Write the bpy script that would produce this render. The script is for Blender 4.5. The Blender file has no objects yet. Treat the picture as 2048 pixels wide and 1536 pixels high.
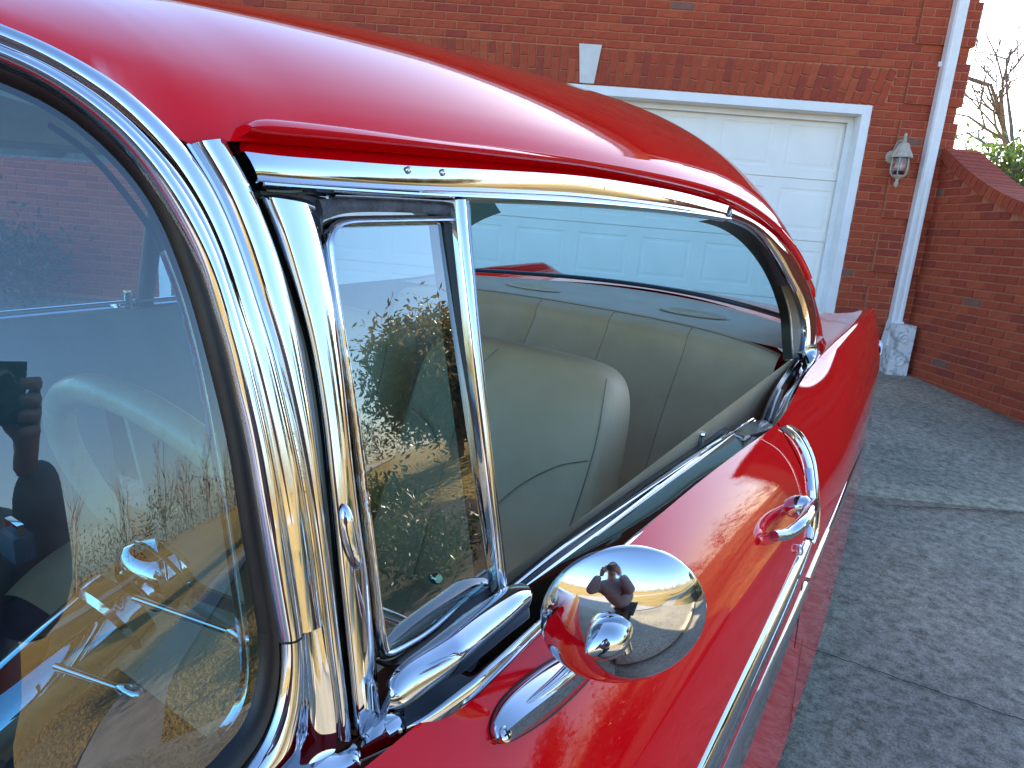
import bpy, bmesh, math, random
import numpy as np
from mathutils import Vector, Matrix

random.seed(7); np.random.seed(7)
sc = bpy.context.scene
col = sc.collection

# ------------------------------------------------------------------ camera frame (car coordinates: X outboard, Y rearward, Z up)
F_PX, CX, CY = 1365.0, 1024.0, 768.0
CAM_O = np.array([1.07042892, -0.13420362, 1.36256671])
YAW, PIT, ROL = 0.5604502, 0.27933085, 0.07628932
FW = np.array([-math.sin(YAW)*math.cos(PIT), math.cos(YAW)*math.cos(PIT), -math.sin(PIT)])
_r = np.array([math.cos(YAW), math.sin(YAW), 0.0]); _u = np.cross(_r, FW)
RT = math.cos(ROL)*_r + math.sin(ROL)*_u
UP = -math.sin(ROL)*_r + math.cos(ROL)*_u

def ray(x, y):
    return FW + RT*(x-CX)/F_PX - UP*(y-CY)/F_PX

# gravity and the house's direction, read from the verticals and brick courses
def _hz(x): return 467 + .085*(x-1127)
GUP = np.cross(ray(2048, _hz(2048)), ray(0, _hz(0))); GUP /= np.linalg.norm(GUP)
if GUP[2] < 0: GUP = -GUP
YW = np.array([0, 1.0, 0]) - GUP*GUP[1]; YW /= np.linalg.norm(YW)
XW = np.cross(YW, GUP)
M3 = np.array([XW, YW, GUP])               # car coordinates -> world
MCAR = Matrix([list(M3[0])+[0], list(M3[1])+[0], list(M3[2])+[0], [0, 0, 0, 1]])
def W(p): return M3 @ np.asarray(p, float)

cam_d = bpy.data.cameras.new('camera'); cam = bpy.data.objects.new('camera', cam_d); col.objects.link(cam)
cam_d.sensor_width = 36.0; cam_d.lens = 36.0*F_PX/2048.0
cam_d.clip_start = 0.01; cam_d.clip_end = 600
cm = Matrix([[RT[i], UP[i], -FW[i], CAM_O[i]] for i in range(3)] + [[0, 0, 0, 1]])
cam.matrix_world = MCAR @ cm
sc.camera = cam

# house frame (world)
NG = W(ray(1127, 467)); NG[2] = 0; NG /= np.linalg.norm(NG)
LAT = np.array([NG[1], -NG[0], 0.0])
_c = CAM_O + (-CAM_O[2]/ray(1790, 740)[2])*ray(1790, 740)
CAMW = W(CAM_O)
D_WALL = float((W(_c)-CAMW) @ NG)
BASE_H = float(W(_c)[2])
def G(lat, d, h):                          # lateral (from the camera's foot), depth towards the house (0 = its front face), height above its base
    p = np.array([CAMW[0], CAMW[1], 0.0]) + LAT*lat + NG*(D_WALL+d); p[2] = BASE_H+h
    return p
YAWG = math.atan2(LAT[1], LAT[0])
def MG(lat=0, d=0, h=0):
    return Matrix.Translation(Vector(G(lat, d, h))) @ Matrix.Rotation(YAWG, 4, 'Z')

# ------------------------------------------------------------------ sky, sun, exposure
SUN_EL, SUN_PHI = math.radians(21), math.radians(16)
SDIR = NG*math.cos(SUN_PHI)*math.cos(SUN_EL) + LAT*math.sin(SUN_PHI)*math.cos(SUN_EL) + np.array([0, 0, math.sin(SUN_EL)])
w = bpy.data.worlds.new('World'); sc.world = w; w.use_nodes = True
nt = w.node_tree
bg = nt.nodes['Background']
sky = nt.nodes.new('ShaderNodeTexSky'); sky.sky_type = 'NISHITA'; sky.sun_disc = False
sky.sun_elevation = SUN_EL; sky.sun_rotation = math.atan2(SDIR[0], SDIR[1])
sky.air_density = 1.0; sky.dust_density = 0.8; sky.ozone_density = 4.0
nt.links.new(sky.outputs[0], bg.inputs[0]); bg.inputs[1].default_value = 0.10
sl = bpy.data.lights.new('sun', 'SUN'); sl.energy = 5.0; sl.angle = math.radians(.53); sl.color = (1.0, .88, .70)
so = bpy.data.objects.new('sun', sl); col.objects.link(so)
so.rotation_euler = Vector(SDIR).to_track_quat('Z', 'Y').to_euler()
so.location = (0, 0, 30)
sc.view_settings.view_transform = 'Standard'; sc.view_settings.look = 'None'
sc.view_settings.exposure = 2.5; sc.view_settings.gamma = 1; sc.view_settings.use_curve_mapping = False
sc.render.engine = 'CYCLES'
sc.cycles.max_bounces = 14; sc.cycles.glossy_bounces = 8; sc.cycles.transmission_bounces = 8; sc.cycles.transparent_max_bounces = 24
sc.cycles.caustics_reflective = False; sc.cycles.caustics_refractive = False
sc.cycles.sample_clamp_indirect = 6.0

# ------------------------------------------------------------------ materials
def newmat(name):
    m = bpy.data.materials.new(name); m.use_nodes = True
    return m, m.node_tree, m.node_tree.nodes['Principled BSDF']
def setp(b, **k):
    names = dict(base='Base Color', rough='Roughness', metal='Metallic', coat='Coat Weight', coatr='Coat Roughness', spec='Specular IOR Level', trans='Transmission Weight', ior='IOR', sub='Subsurface Weight')
    for a, v in k.items():
        i = b.inputs[names[a]]
        i.default_value = (*v, 1) if isinstance(v, tuple) else v
def N(nt, t, **k):
    n = nt.nodes.new(t)
    for a, v in k.items(): setattr(n, a, v)
    return n
def noisy(name, c1, c2, scale=20, rough=.6, bump=0.0, bscale=None, detail=6, metal=0, coat=0, lo=.35, hi=.65, rr=None):
    m, nt, b = newmat(name)
    tc = N(nt, 'ShaderNodeTexCoord'); nz = N(nt, 'ShaderNodeTexNoise'); nz.inputs['Scale'].default_value = scale; nz.inputs['Detail'].default_value = detail
    nt.links.new(tc.outputs['Object'], nz.inputs['Vector'])
    r = N(nt, 'ShaderNodeValToRGB'); r.color_ramp.elements[0].position = lo; r.color_ramp.elements[1].position = hi
    r.color_ramp.elements[0].color = (*c1, 1); r.color_ramp.elements[1].color = (*c2, 1)
    nt.links.new(nz.outputs['Fac'], r.inputs['Fac']); nt.links.new(r.outputs['Color'], b.inputs['Base Color'])
    setp(b, rough=rough, metal=metal, coat=coat)
    if rr:
        mr = N(nt, 'ShaderNodeMapRange'); mr.inputs['To Min'].default_value = rr[0]; mr.inputs['To Max'].default_value = rr[1]
        nt.links.new(nz.outputs['Fac'], mr.inputs['Value']); nt.links.new(mr.outputs['Result'], b.inputs['Roughness'])
    if bump:
        n2 = N(nt, 'ShaderNodeTexNoise'); n2.inputs['Scale'].default_value = bscale or scale*4; n2.inputs['Detail'].default_value = 5
        nt.links.new(tc.outputs['Object'], n2.inputs['Vector'])
        bp = N(nt, 'ShaderNodeBump'); bp.inputs['Strength'].default_value = bump; bp.inputs['Distance'].default_value = .01
        nt.links.new(n2.outputs['Fac'], bp.inputs['Height']); nt.links.new(bp.outputs['Normal'], b.inputs['Normal'])
    return m
def chrome_mat(name, wob=.012, wscale=14, rough=.02, tint=(.66, .67, .69)):
    m, nt, b = newmat(name); setp(b, base=tint, metal=1.0, rough=rough)
    tc = N(nt, 'ShaderNodeTexCoord'); n2 = N(nt, 'ShaderNodeTexNoise'); n2.inputs['Scale'].default_value = wscale; n2.inputs['Detail'].default_value = 1.5
    nt.links.new(tc.outputs['Object'], n2.inputs['Vector'])
    bp = N(nt, 'ShaderNodeBump'); bp.inputs['Strength'].default_value = wob*10; bp.inputs['Distance'].default_value = .004
    nt.links.new(n2.outputs['Fac'], bp.inputs['Height']); nt.links.new(bp.outputs['Normal'], b.inputs['Normal'])
    n3 = N(nt, 'ShaderNodeTexNoise'); n3.inputs['Scale'].default_value = 60; n3.inputs['Detail'].default_value = 4
    nt.links.new(tc.outputs['Object'], n3.inputs['Vector'])
    mr = N(nt, 'ShaderNodeMapRange'); mr.inputs['From Min'].default_value = .45; mr.inputs['From Max'].default_value = .8
    mr.inputs['To Min'].default_value = rough; mr.inputs['To Max'].default_value = rough+.10
    nt.links.new(n3.outputs['Fac'], mr.inputs['Value']); nt.links.new(mr.outputs['Result'], b.inputs['Roughness'])
    return m
CHROME = chrome_mat('chrome', wob=.005)
CHROME_FLAT = chrome_mat('polished_stainless', wob=.004, wscale=8, rough=.03)
CHROME_DULL = chrome_mat('pitted_chrome', wob=.02, wscale=60, rough=.08, tint=(.66, .66, .67))

def paint_mat():
    m, nt, b = newmat('red_car_paint'); setp(b, base=(.78, .002, .007), rough=.45, coat=1.0, coatr=.012, spec=.0); b.inputs['Coat IOR'].default_value = 1.44
    tc = N(nt, 'ShaderNodeTexCoord'); n2 = N(nt, 'ShaderNodeTexNoise'); n2.inputs['Scale'].default_value = 420; n2.inputs['Detail'].default_value = 1
    nt.links.new(tc.outputs['Object'], n2.inputs['Vector'])
    bp = N(nt, 'ShaderNodeBump'); bp.inputs['Strength'].default_value = .012; bp.inputs['Distance'].default_value = .001
    nt.links.new(n2.outputs['Fac'], bp.inputs['Height']); nt.links.new(bp.outputs['Normal'], b.inputs['Coat Normal'])
    return m
PAINT = paint_mat()

def glass_mat(name, tint, f0=.085):
    """thin sheet: tinted transmission and the mirror reflection of its two faces"""
    m, nt, b = newmat(name); nt.nodes.remove(b)
    out = nt.nodes['Material Output']
    tr = N(nt, 'ShaderNodeBsdfTransparent'); tr.inputs[0].default_value = (*tint, 1)
    gl = N(nt, 'ShaderNodeBsdfGlossy'); gl.inputs['Roughness'].default_value = .0; gl.inputs[0].default_value = (1, 1, 1, 1)
    ge = N(nt, 'ShaderNodeNewGeometry'); dt = N(nt, 'ShaderNodeVectorMath', operation='DOT_PRODUCT')
    nt.links.new(ge.outputs['Incoming'], dt.inputs[0]); nt.links.new(ge.outputs['Normal'], dt.inputs[1])
    def mth(op, a, b_=None):
        n = N(nt, 'ShaderNodeMath', operation=op)
        for k, v in enumerate((a, b_)):
            if v is None: continue
            if isinstance(v, (int, float)): n.inputs[k].default_value = v
            else: nt.links.new(v, n.inputs[k])
        return n.outputs[0]
    c = mth('ABSOLUTE', dt.outputs['Value']); c = mth('SUBTRACT', 1.0, c); c = mth('POWER', c, 5.0); c = mth('MULTIPLY', c, 1-f0); c = mth('ADD', c, f0)
    mx = N(nt, 'ShaderNodeMixShader')
    nt.links.new(c, mx.inputs[0]); nt.links.new(tr.outputs[0], mx.inputs[1]); nt.links.new(gl.outputs[0], mx.inputs[2])
    nt.links.new(mx.outputs[0], out.inputs[0])
    return m
GLASS_W = glass_mat('tinted_windshield_glass', (.50, .80, .88), .115)
GLASS_V = glass_mat('tinted_vent_glass', (.40, .58, .58), .20)
GLASS_R = glass_mat('tinted_rear_glass', (.56, .82, .88), .06)
GLASS_C = glass_mat('clear_lamp_glass', (.92, .93, .93), .06)

RUBBER = noisy('black_rubber', (.007, .006, .0055), (.013, .011, .010), 30, .38, .03, 120)
RUBBER_OLD = noisy('weathered_rubber', (.03, .035, .045), (.09, .10, .12), 45, .6, .3, 160)
BLACK = noisy('black_gloss', (.006, .006, .007), (.010, .010, .011), 10, .15, coat=.5)
BLACKMATTE = noisy('black_cavity', (.004, .004, .004), (.008, .008, .008), 10, .9)
BEIGE = noisy('beige_vinyl', (.53, .385, .225), (.59, .44, .265), 9, .45, .12, 350)
BEIGE2 = noisy('beige_vinyl_shelf', (.57, .46, .33), (.63, .52, .38), 9, .5, .10, 350)
SEAM = noisy('vinyl_seam', (.20, .16, .11), (.26, .21, .15), 80, .7)
TAN = noisy('tan_leather', (.34, .25, .15), (.42, .32, .20), 30, .35, .12, 250, coat=.3)
GREYVINYL = noisy('grey_vinyl', (.09, .10, .105), (.14, .15, .155), 12, .5, .1, 300)
HEAD = noisy('headliner', (.55, .52, .47), (.6, .57, .52), 40, .8)

# ------------------------------------------------------------------ mesh helpers
def tag(o, label=None, cat=None, group=None, kind=None):
    if label: o['label'] = label
    if cat: o['category'] = cat
    if group: o['group'] = group
    if kind: o['kind'] = kind
    return o
def empty(name, parent=None, mw=None):
    o = bpy.data.objects.new(name, None); o.empty_display_size = .1; col.objects.link(o)
    if parent: o.parent = parent
    if mw is not None: o.matrix_world = mw
    return o
def mk(name, V, Fc, mat, parent=None, smooth=True, ang=40, mw=None):
    me = bpy.data.meshes.new(name)
    me.from_pydata([tuple(map(float, v)) for v in V], [], [tuple(f) for f in Fc]); me.update()
    bm = bmesh.new(); bm.from_mesh(me); bmesh.ops.remove_doubles(bm, verts=bm.verts, dist=1e-5)
    bmesh.ops.recalc_face_normals(bm, faces=bm.faces); bm.to_mesh(me); bm.free()
    if smooth:
        me.shade_smooth()
        if ang: me.set_sharp_from_angle(angle=math.radians(ang))
    for m in (mat if isinstance(mat, (list, tuple)) else [mat]): me.materials.append(m)
    o = bpy.data.objects.new(name, me); col.objects.link(o)
    if parent: o.parent = parent
    if mw is not None: o.matrix_world = mw
    return o
class MB:
    def __init__(s): s.V = []; s.F = []
    def add(s, V, Fc):
        k = len(s.V); s.V += [tuple(map(float, v)) for v in V]; s.F += [tuple(i+k for i in f) for f in Fc]; return s
    def box(s, lo, hi):
        x0, y0, z0 = lo; x1, y1, z1 = hi
        return s.add([(x0,y0,z0),(x1,y0,z0),(x1,y1,z0),(x0,y1,z0),(x0,y0,z1),(x1,y0,z1),(x1,y1,z1),(x0,y1,z1)],
                     [(0,3,2,1),(4,5,6,7),(0,1,5,4),(1,2,6,5),(2,3,7,6),(3,0,4,7)])
    def grid(s, rows, close=False, cap=False):
        n = len(rows[0]); V = [p for r in rows for p in r]; Fc = []
        for i in range(len(rows)-1):
            for j in range(n if close else n-1):
                a = i*n+j; b = i*n+(j+1) % n
                Fc.append((a, b, b+n, a+n))
        if cap:
            Fc.append(tuple(range(n))[::-1]); Fc.append(tuple((len(rows)-1)*n+j for j in range(n)))
        return s.add(V, Fc)
    def tube(s, P, r, k=10, cap=True):
        P = [np.array(p, float) for p in P]; n = len(P)
        rr = r if isinstance(r, (list, tuple, np.ndarray)) else [r]*n
        t0 = P[1]-P[0]; t0 /= np.linalg.norm(t0)
        a = np.array([0, 0, 1.0]) if abs(t0[2]) < .9 else np.array([1.0, 0, 0])
        u = np.cross(t0, a); u /= np.linalg.norm(u); rows = []
        for i in range(n):
            t = P[min(i+1, n-1)]-P[max(i-1, 0)]; t /= np.linalg.norm(t)
            u = u - t*(u@t); u /= np.linalg.norm(u); v = np.cross(t, u)
            rows.append([P[i]+rr[i]*(math.cos(2*math.pi*j/k)*u+math.sin(2*math.pi*j/k)*v) for j in range(k)])
        return s.grid(rows, True, cap)
    def lathe(s, prof, o, ax, k=24):         # prof: (radius, height along ax)
        ax = np.array(ax, float); ax /= np.linalg.norm(ax); o = np.array(o, float)
        a = np.array([0, 0, 1.0]) if abs(ax[2]) < .9 else np.array([1.0, 0, 0])
        u = np.cross(ax, a); u /= np.linalg.norm(u); v = np.cross(ax, u)
        rows = [[o+ax*h+r*(math.cos(2*math.pi*j/k)*u+math.sin(2*math.pi*j/k)*v) for j in range(k)] for r, h in prof]
        return s.grid(rows, True, False)
    def build(s, name, mat, parent=None, **k): return mk(name, s.V, s.F, mat, parent, **k)

def catmull(P, n):
    P = np.asarray(P, float)
    if len(P) == 2: return np.array([P[0]+(P[1]-P[0])*t for t in np.linspace(0, 1, n)])
    Q = np.vstack([2*P[0]-P[1], P, 2*P[-1]-P[-2]]); out = []
    for i in range(1, len(Q)-2):
        for t in np.linspace(0, 1, 24, endpoint=False):
            a, b, c, d = Q[i-1], Q[i], Q[i+1], Q[i+2]
            out.append(.5*((2*b)+(c-a)*t+(2*a-5*b+4*c-d)*t*t+(3*b-a-3*c+d)*t**3))
    out.append(Q[-2]); out = np.array(out)
    L = np.concatenate([[0], np.cumsum(np.linalg.norm(np.diff(out, axis=0), axis=1))])
    s = np.linspace(0, L[-1], n)
    return np.stack([np.interp(s, L, out[:, k]) for k in range(out.shape[1])], 1)
def sm(P, it=6):
    P = np.array(P, float)
    for _ in range(it): P[1:-1] = .25*P[:-2]+.5*P[1:-1]+.25*P[2:]
    return P
def px(P, n, it=8): return sm(catmull(P, n), it)

# ------------------------------------------------------------------ car surfaces
def shellF(P, off=0.0):                    # wrap-round windshield running into the flat tumblehome plane of the side windows
    a = .757-.25*(P[2]-1)+off; b = .75-.60*(P[2]-1)+off
    if P[1] >= .20: return P[0]-a
    return math.sqrt((P[0]/a)**2+((.20-P[1])/b)**2)*a-a
def march(x, y, Ff, t0=.08, t1=6.0, st=.02):
    d = ray(x, y); t = t0; 
    while t < t1:
        t2 = t+st
        if Ff(CAM_O+t2*d) <= 0:
            for _ in range(40):
                m = (t+t2)/2
                if Ff(CAM_O+m*d) > 0: t = m
                else: t2 = m
            return CAM_O+t*d
        t = t2
    return CAM_O+(.94-CAM_O[0])/d[0]*d
def grad(Ff, P):
    e = 1e-4; g = np.array([(Ff(P+e*v)-Ff(P-e*v)) for v in np.eye(3)]); return g/np.linalg.norm(g)
def hs(x, y, off=0.0): return march(x, y, lambda P: shellF(P, off))
def onx(x, y, X): d = ray(x, y); return CAM_O+(X-CAM_O[0])/d[0]*d
def ony(x, y, Y): d = ray(x, y); return CAM_O+(Y-CAM_O[1])/d[1]*d
def onz(x, y, Z): d = ray(x, y); return CAM_O+(Z-CAM_O[2])/d[2]*d

_Y = [-1.2, -.3, .1, .35, .55, .8, 1.1, 1.25, 1.40, 1.62, 1.80, 1.95, 2.2, 2.6, 3.0, 3.3]
_ZT = [.978, .967, .962, .979, .987, .977, .958, .946, .950, .958, .967, .976, .985, .992, .992, .99]
_XT = [.77, .783, .791, .818, .822, .823, .828, .834, .824, .803, .797, .800, .808, .812, .808, .80]
_XM = [.93, .945, .95, .952, .953, .954, .955, .955, .953, .950, .945, .938, .928, .908, .886, .87]
_yy = np.linspace(-1.2, 3.3, 226)
def _sm1(v): 
    a = np.interp(_yy, _Y, v); 
    for _ in range(30): a[1:-1] = .25*a[:-2]+.5*a[1:-1]+.25*a[2:]
    return a
_zt, _xt, _xm = _sm1(_ZT), _sm1(_XT), _sm1(_XM)
def zt(y): return float(np.interp(y, _yy, _zt))
def xt(y): return float(np.interp(y, _yy, _xt))
def xm(y): return float(np.interp(y, _yy, _xm))
ZM = .66
def bodyX(y, z):
    a, b, c = xm(y), xt(y), zt(y)
    if z > c: return b-1.6*(z-c)
    if z >= ZM: return a-(a-b)*((z-ZM)/(c-ZM))**2.1
    return a+.020*((ZM-z)/.4)**1.4
def bodyF(P): return P[0]-bodyX(P[1], P[2])
def hb(x, y, off=0.0): return march(x, y, lambda P: bodyF(P)-off)
def nb(P): return grad(bodyF, P)

def strip(name, A, B, mat, parent, prof, n=60, off=0.0, offB=None, surf='shell', it=8, ang=62, ends=True, tilt=None):
    """A moulding between two edge lines lying on a car surface; prof = (share of the width, height above the surface)."""
    A = px(A, n, it); B = px(B, n, it)
    Ff = (lambda P: shellF(P, off)) if surf == 'shell' else (lambda P: bodyF(P)-off)
    o2 = off if offB is None else offB
    Fg = (lambda P: shellF(P, o2)) if surf == 'shell' else (lambda P: bodyF(P)-o2)
    rows = []
    PA = sm([march(*q, Ff) for q in A], it)
    if tilt is None: PB = [march(*q, Fg) for q in B]
    else: PB = [march(*q, lambda P, k=k: shellF(P, k)) for q, k in zip(B, np.interp(np.linspace(0, 1, n), np.linspace(0, 1, len(tilt)), tilt))]
    PB = sm(PB, it)
    for a, b in zip(PA, PB):
        nn = grad(Ff, (a+b)/2)
        rows.append([a+(b-a)*s+nn*h for s, h in prof])
    return MB().grid(rows, False, ends).build(name, mat, parent, ang=ang)
def dome(h, edge=.006, k=9, p=2.0):
    return [(0, -edge)]+[(s, h*(1-abs(2*s-1)**p)) for s in np.linspace(0, 1, k)]+[(1, -edge)]

# ================================================================== THE CAR
car = empty('classic_car', mw=MCAR)
tag(car, 'glossy red 1950s two-door hardtop car with chrome trim parked on the driveway', 'car')

# --- roof -----------------------------------------------------------------
RE = [[-0.285, 0.0, 1.442], [-0.28, 0.1, 1.44], [-0.263, 0.198, 1.439], [-0.236, 0.291, 1.437], [-0.197, 0.377, 1.436], [-0.149, 0.454, 1.434], [-0.093, 0.521, 1.433], [-0.029, 0.574, 1.431], [0.038, 0.611, 1.43], [0.048, 0.617, 1.426], [0.064, 0.625, 1.421], [0.081, 0.633, 1.413], [0.097, 0.64, 1.404], [0.11, 0.647, 1.391], [0.12, 0.651, 1.38], [0.128, 0.653, 1.375], [0.156, 0.656, 1.379], [0.252, 0.652, 1.389], [0.376, 0.652, 1.391], [0.475, 0.651, 1.394], [0.666, 0.651, 1.395], [0.964, 0.652, 1.390], [1.237, 0.655, 1.378], [1.42, 0.660, 1.36], [1.642, 0.669, 1.322], [1.811, 0.681, 1.275], [1.962, 0.696, 1.217], [2.032, 0.708, 1.17], [2.125, 0.723, 1.108]]
def smy(f, y, h): return float(np.mean([f(y+d) for d in np.linspace(-h, h, 9)]))
def roof_edge(y):
    a = np.array(RE); return float(np.interp(y, a[:, 0], a[:, 1])), float(np.interp(y, a[:, 0], a[:, 2]))
ZC = [(-.5, 1.45), (-.285, 1.462), (-.22, 1.485), (0, 1.513), (.15, 1.532), (.3, 1.55), (.45, 1.566), (.6, 1.58), (.8, 1.589), (1.0, 1.596), (1.2, 1.602), (1.4, 1.608), (1.6, 1.60), (1.75, 1.57), (1.9, 1.50), (2.05, 1.40), (2.2, 1.28), (2.4, 1.13)]
def roof_c(y):
    a = np.array(ZC); return float(np.interp(y, a[:, 0], a[:, 1]))
ys = np.concatenate([np.linspace(-.284, .04, 16), np.linspace(.048, .22, 24), np.linspace(.24, 1.85, 60)])
def roof_row(y, k=22, lim=1.0, dz=0.0):
    h_ = min(.10, max(.004, .5*(y+.08)))
    x0, z0 = roof_edge(y); xe = smy(lambda v: roof_edge(v)[0], y, h_); ze = smy(lambda v: roof_edge(v)[1], y, h_)+.002; zc = max(smy(roof_c, y, .10), ze+.003)
    out = [(x0, y, z0-.001+dz)]
    for j in range(k+1):
        t = (j/k)*lim*math.pi/2
        c, s = max(math.cos(t), 0), math.sin(t)
        q_ = 1-(t/(math.pi/2))**1.25; out.append((xe*q_, y, ze+(zc-ze)*max(0, 1-q_**2.5)**.70+dz))
    return out
def full_row(y, **k):
    r = roof_row(y, **k); return r+[(-x, yy, z) for x, yy, z in reversed(r)][1:]
rows = [full_row(y) for y in ys]
roof = MB().grid(rows).build('roof', PAINT, car, ang=60)
rows = [[(x*.965, y+.01, z-.028) for x, y, z in full_row(y)] for y in np.linspace(.0, 1.8, 30)]
MB().grid(rows).build('headliner', HEAD, car)
for s in (1, -1):
    rws = []
    for y in np.linspace(1.84, 2.12, 22):
        r = [(s*x, y, z) for x, y, z in roof_row(y, lim=.52-.16*(y-1.84)/.28, k=12)]
        rws.append(r+[(x*.975, y_-.006, z-.012) for x, y_, z in reversed(r)])
    o = MB().grid(rws, True, True).build('roof_sail_panel', PAINT, car, ang=60)
    MB().grid([[(x*.955, y_, z-.02) for x, y_, z in [(s*a, b_, c_) for a, b_, c_ in roof_row(y, lim=.42, k=12)]] for y in np.linspace(1.72, 2.12, 16)]).build('sail_lining', HEAD, car)

# --- drip rail --------------------------------------------------------------
dr_top = [(485, 250), (499, 234), (673, 251), (878, 280), (1000, 293), (1171, 320), (1342, 352), (1444, 379), (1496, 403), (1547, 441), (1581, 478), (1608, 519), (1620, 552)]
dr_low = [(487, 271), (502, 274), (673, 288), (878, 306), (1000, 319), (1171, 338), (1342, 371), (1444, 398), (1496, 422), (1547, 457), (1578, 492), (1602, 530), (1614, 560)]
strip('drip_rail', dr_top, dr_low, PAINT, car,
      [(0, -.014), (0, -.002), (.06, .003), (.3, .008), (.58, .011), (.8, .009), (.95, .004), (1, -.004), (.9, -.02)], n=120, off=.001, ang=50)
strip('drip_gutter', [(p[0]+1, p[1]-1) for p in dr_low], [(480, 302), (500, 305), (640, 318), (810, 331), (1000, 341), (1171, 353), (1342, 380), (1444, 407), (1496, 434), (1546, 468), (1577, 500), (1598, 534), (1608, 562)],
      PAINT, car, [(0, -.006), (.3, -.003), (1, .0)], n=100, off=-.022, offB=-.006)
# lower end of the sail panel beside the rear chrome
strip('roof_sail_panel', [(1602, 528), (1614, 556), (1622, 580), (1633, 620), (1637, 660), (1636, 690), (1634, 716)],
      [(1604, 524), (1615, 554), (1625, 585), (1639, 630), (1647, 672), (1648, 704), (1644, 727)], PAINT, car,
      [(0, -.004), (0, 0), (.5, .002), (1, 0), (1, -.02)], n=40, off=-.004, offB=-.030)

# --- side window rail (chrome) ------------------------------------------------
ra = [(489, 303), (560, 312), (640, 318), (810, 331), (1000, 341), (1171, 353), (1342, 380), (1410, 397), (1458, 412)]
rb = [(518, 366), (560, 370), (640, 375), (810, 386), (1000, 395), (1171, 405), (1342, 420), (1400, 427), (1457, 437)]
rc = [(521, 377), (560, 380), (640, 385), (810, 395), (1000, 402), (1171, 410), (1342, 425), (1400, 432), (1457, 441)]
win_rail = strip('window_rail', ra, rb, CHROME_FLAT, car, [(0, -.008), (0, 0), (.3, .0018), (.6, .0022), (.88, .0010), (.94, -.003), (1, -.003)], n=80, off=0, tilt=(-.001, -.002, -.004, -.008, -.012, -.010, -.003))
strip('window_rail_lip', [(a, b-2) for a, b in rb], rc, CHROME_FLAT, car, [(0, -.004), (0, .001), (.3, .006), (.65, .006), (1, .0), (1, -.012)], n=80, off=.0)
for q, o_ in [((817, 340), .0015), ((886, 345), .001), ((1207, 375), -.0035), ((1236, 378), -.004)]:
    P = hs(*q, o_); nn = grad(lambda P: shellF(P), P)
    MB().lathe([(.0001, .0022), (.0016, .002), (.0030, .0008), (.0033, 0)], P, nn, 14).build('screw', CHROME, win_rail)
# curved rear chrome of the window opening
ca = [(1457, 412), (1504, 436), (1546, 464), (1577, 495), (1598, 521), (1610, 550), (1622, 581), (1632, 620), (1636, 660), (1634, 690)]
cb = [(1460, 438), (1504, 456), (1535, 485), (1561, 521), (1582, 558), (1600, 594), (1611, 633), (1614, 672), (1612, 700), (1610, 719)]
strip('rear_window_rail', ca, cb, CHROME, car, [(0, -.008), (0, 0), (.2, .0045), (.45, .0065), (.7, .005), (.9, .001), (1, -.004), (1, -.012)], n=80, off=0)
cc = [(1426, 438), (1465, 449), (1504, 475), (1535, 511), (1559, 553), (1574, 594), (1584, 633), (1586, 672), (1588, 700), (1589, 719)]
strip('rear_weatherstrip', cb, cc, RUBBER, car, [(0, 0), (.4, -.002), (1, -.006), (1, -.03)], n=70, off=-.006, offB=-.02)
strip('rear_pillar_trim', [(a-1, b) for a, b in cc], [(a-7, b+1) for a, b in cc], CHROME_DULL, car, [(0, 0), (.5, .003), (1, 0), (1, -.02)], n=70, off=-.024, offB=-.03)

# --- windshield -----------------------------------------------------------------
w_out = [(-60, 22), (0, 46), (82, 79), (164, 121), (239, 167), (301, 219), (371, 290), (424, 369), (458, 441), (489, 525), (513, 600), (533, 660), (554, 732), (574, 815), (595, 910), (609, 985), (622, 1070), (634, 1160), (645, 1249)]
w_in = [(-60, 108), (0, 130), (75, 164), (137, 202), (191, 243), (239, 287), (284, 338), (325, 396), (362, 458), (396, 525), (418, 582), (434, 637), (458, 719), (478, 808), (497, 893), (513, 985), (529, 1084), (545, 1181), (562, 1285)]
w_gl = [(-60, 144), (0, 164), (51, 185), (103, 212), (154, 246), (205, 290), (246, 331), (290, 386), (328, 455), (354, 525), (374, 580), (391, 637), (412, 715), (434, 800), (455, 893), (472, 1000), (488, 1105), (503, 1185), (516, 1275)]
def prof_ws(): return [(0, -.010), (0, -.001), (.05, .0018), (.15, .0030), (.30, .0036), (.42, .0026), (.485, .0008), (.515, .0008), (.59, .0040), (.70, .0062), (.84, .0062), (.95, .002), (1, -.004), (1, -.012)]
strip('windshield_trim', w_out, w_in, CHROME, car, prof_ws(), n=150, off=.002, offB=.002, it=10)
strip('windshield_gasket', [(a+2, b) for a, b in w_in], w_gl, RUBBER, car, [(0, -.004), (.15, .001), (.5, .002), (.85, -.001), (1, -.006), (1, -.012)], n=130, off=-.002, offB=-.008)
g_in = [(562, 1275), (565, 1310), (563, 1356), (553, 1416), (528, 1481), (500, 1523), (470, 1560), (430, 1600)]
g_gl = [(514, 1265), (517, 1300), (515, 1345), (502, 1412), (477, 1462), (447, 1495), (412, 1533), (370, 1565)]
strip('windshield_gasket', g_in, g_gl, RUBBER, car, [(0, -.004), (.15, .001), (.5, .002), (.85, -.001), (1, -.006), (1, -.012)], n=50, off=-.002, offB=-.008, it=4)
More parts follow.
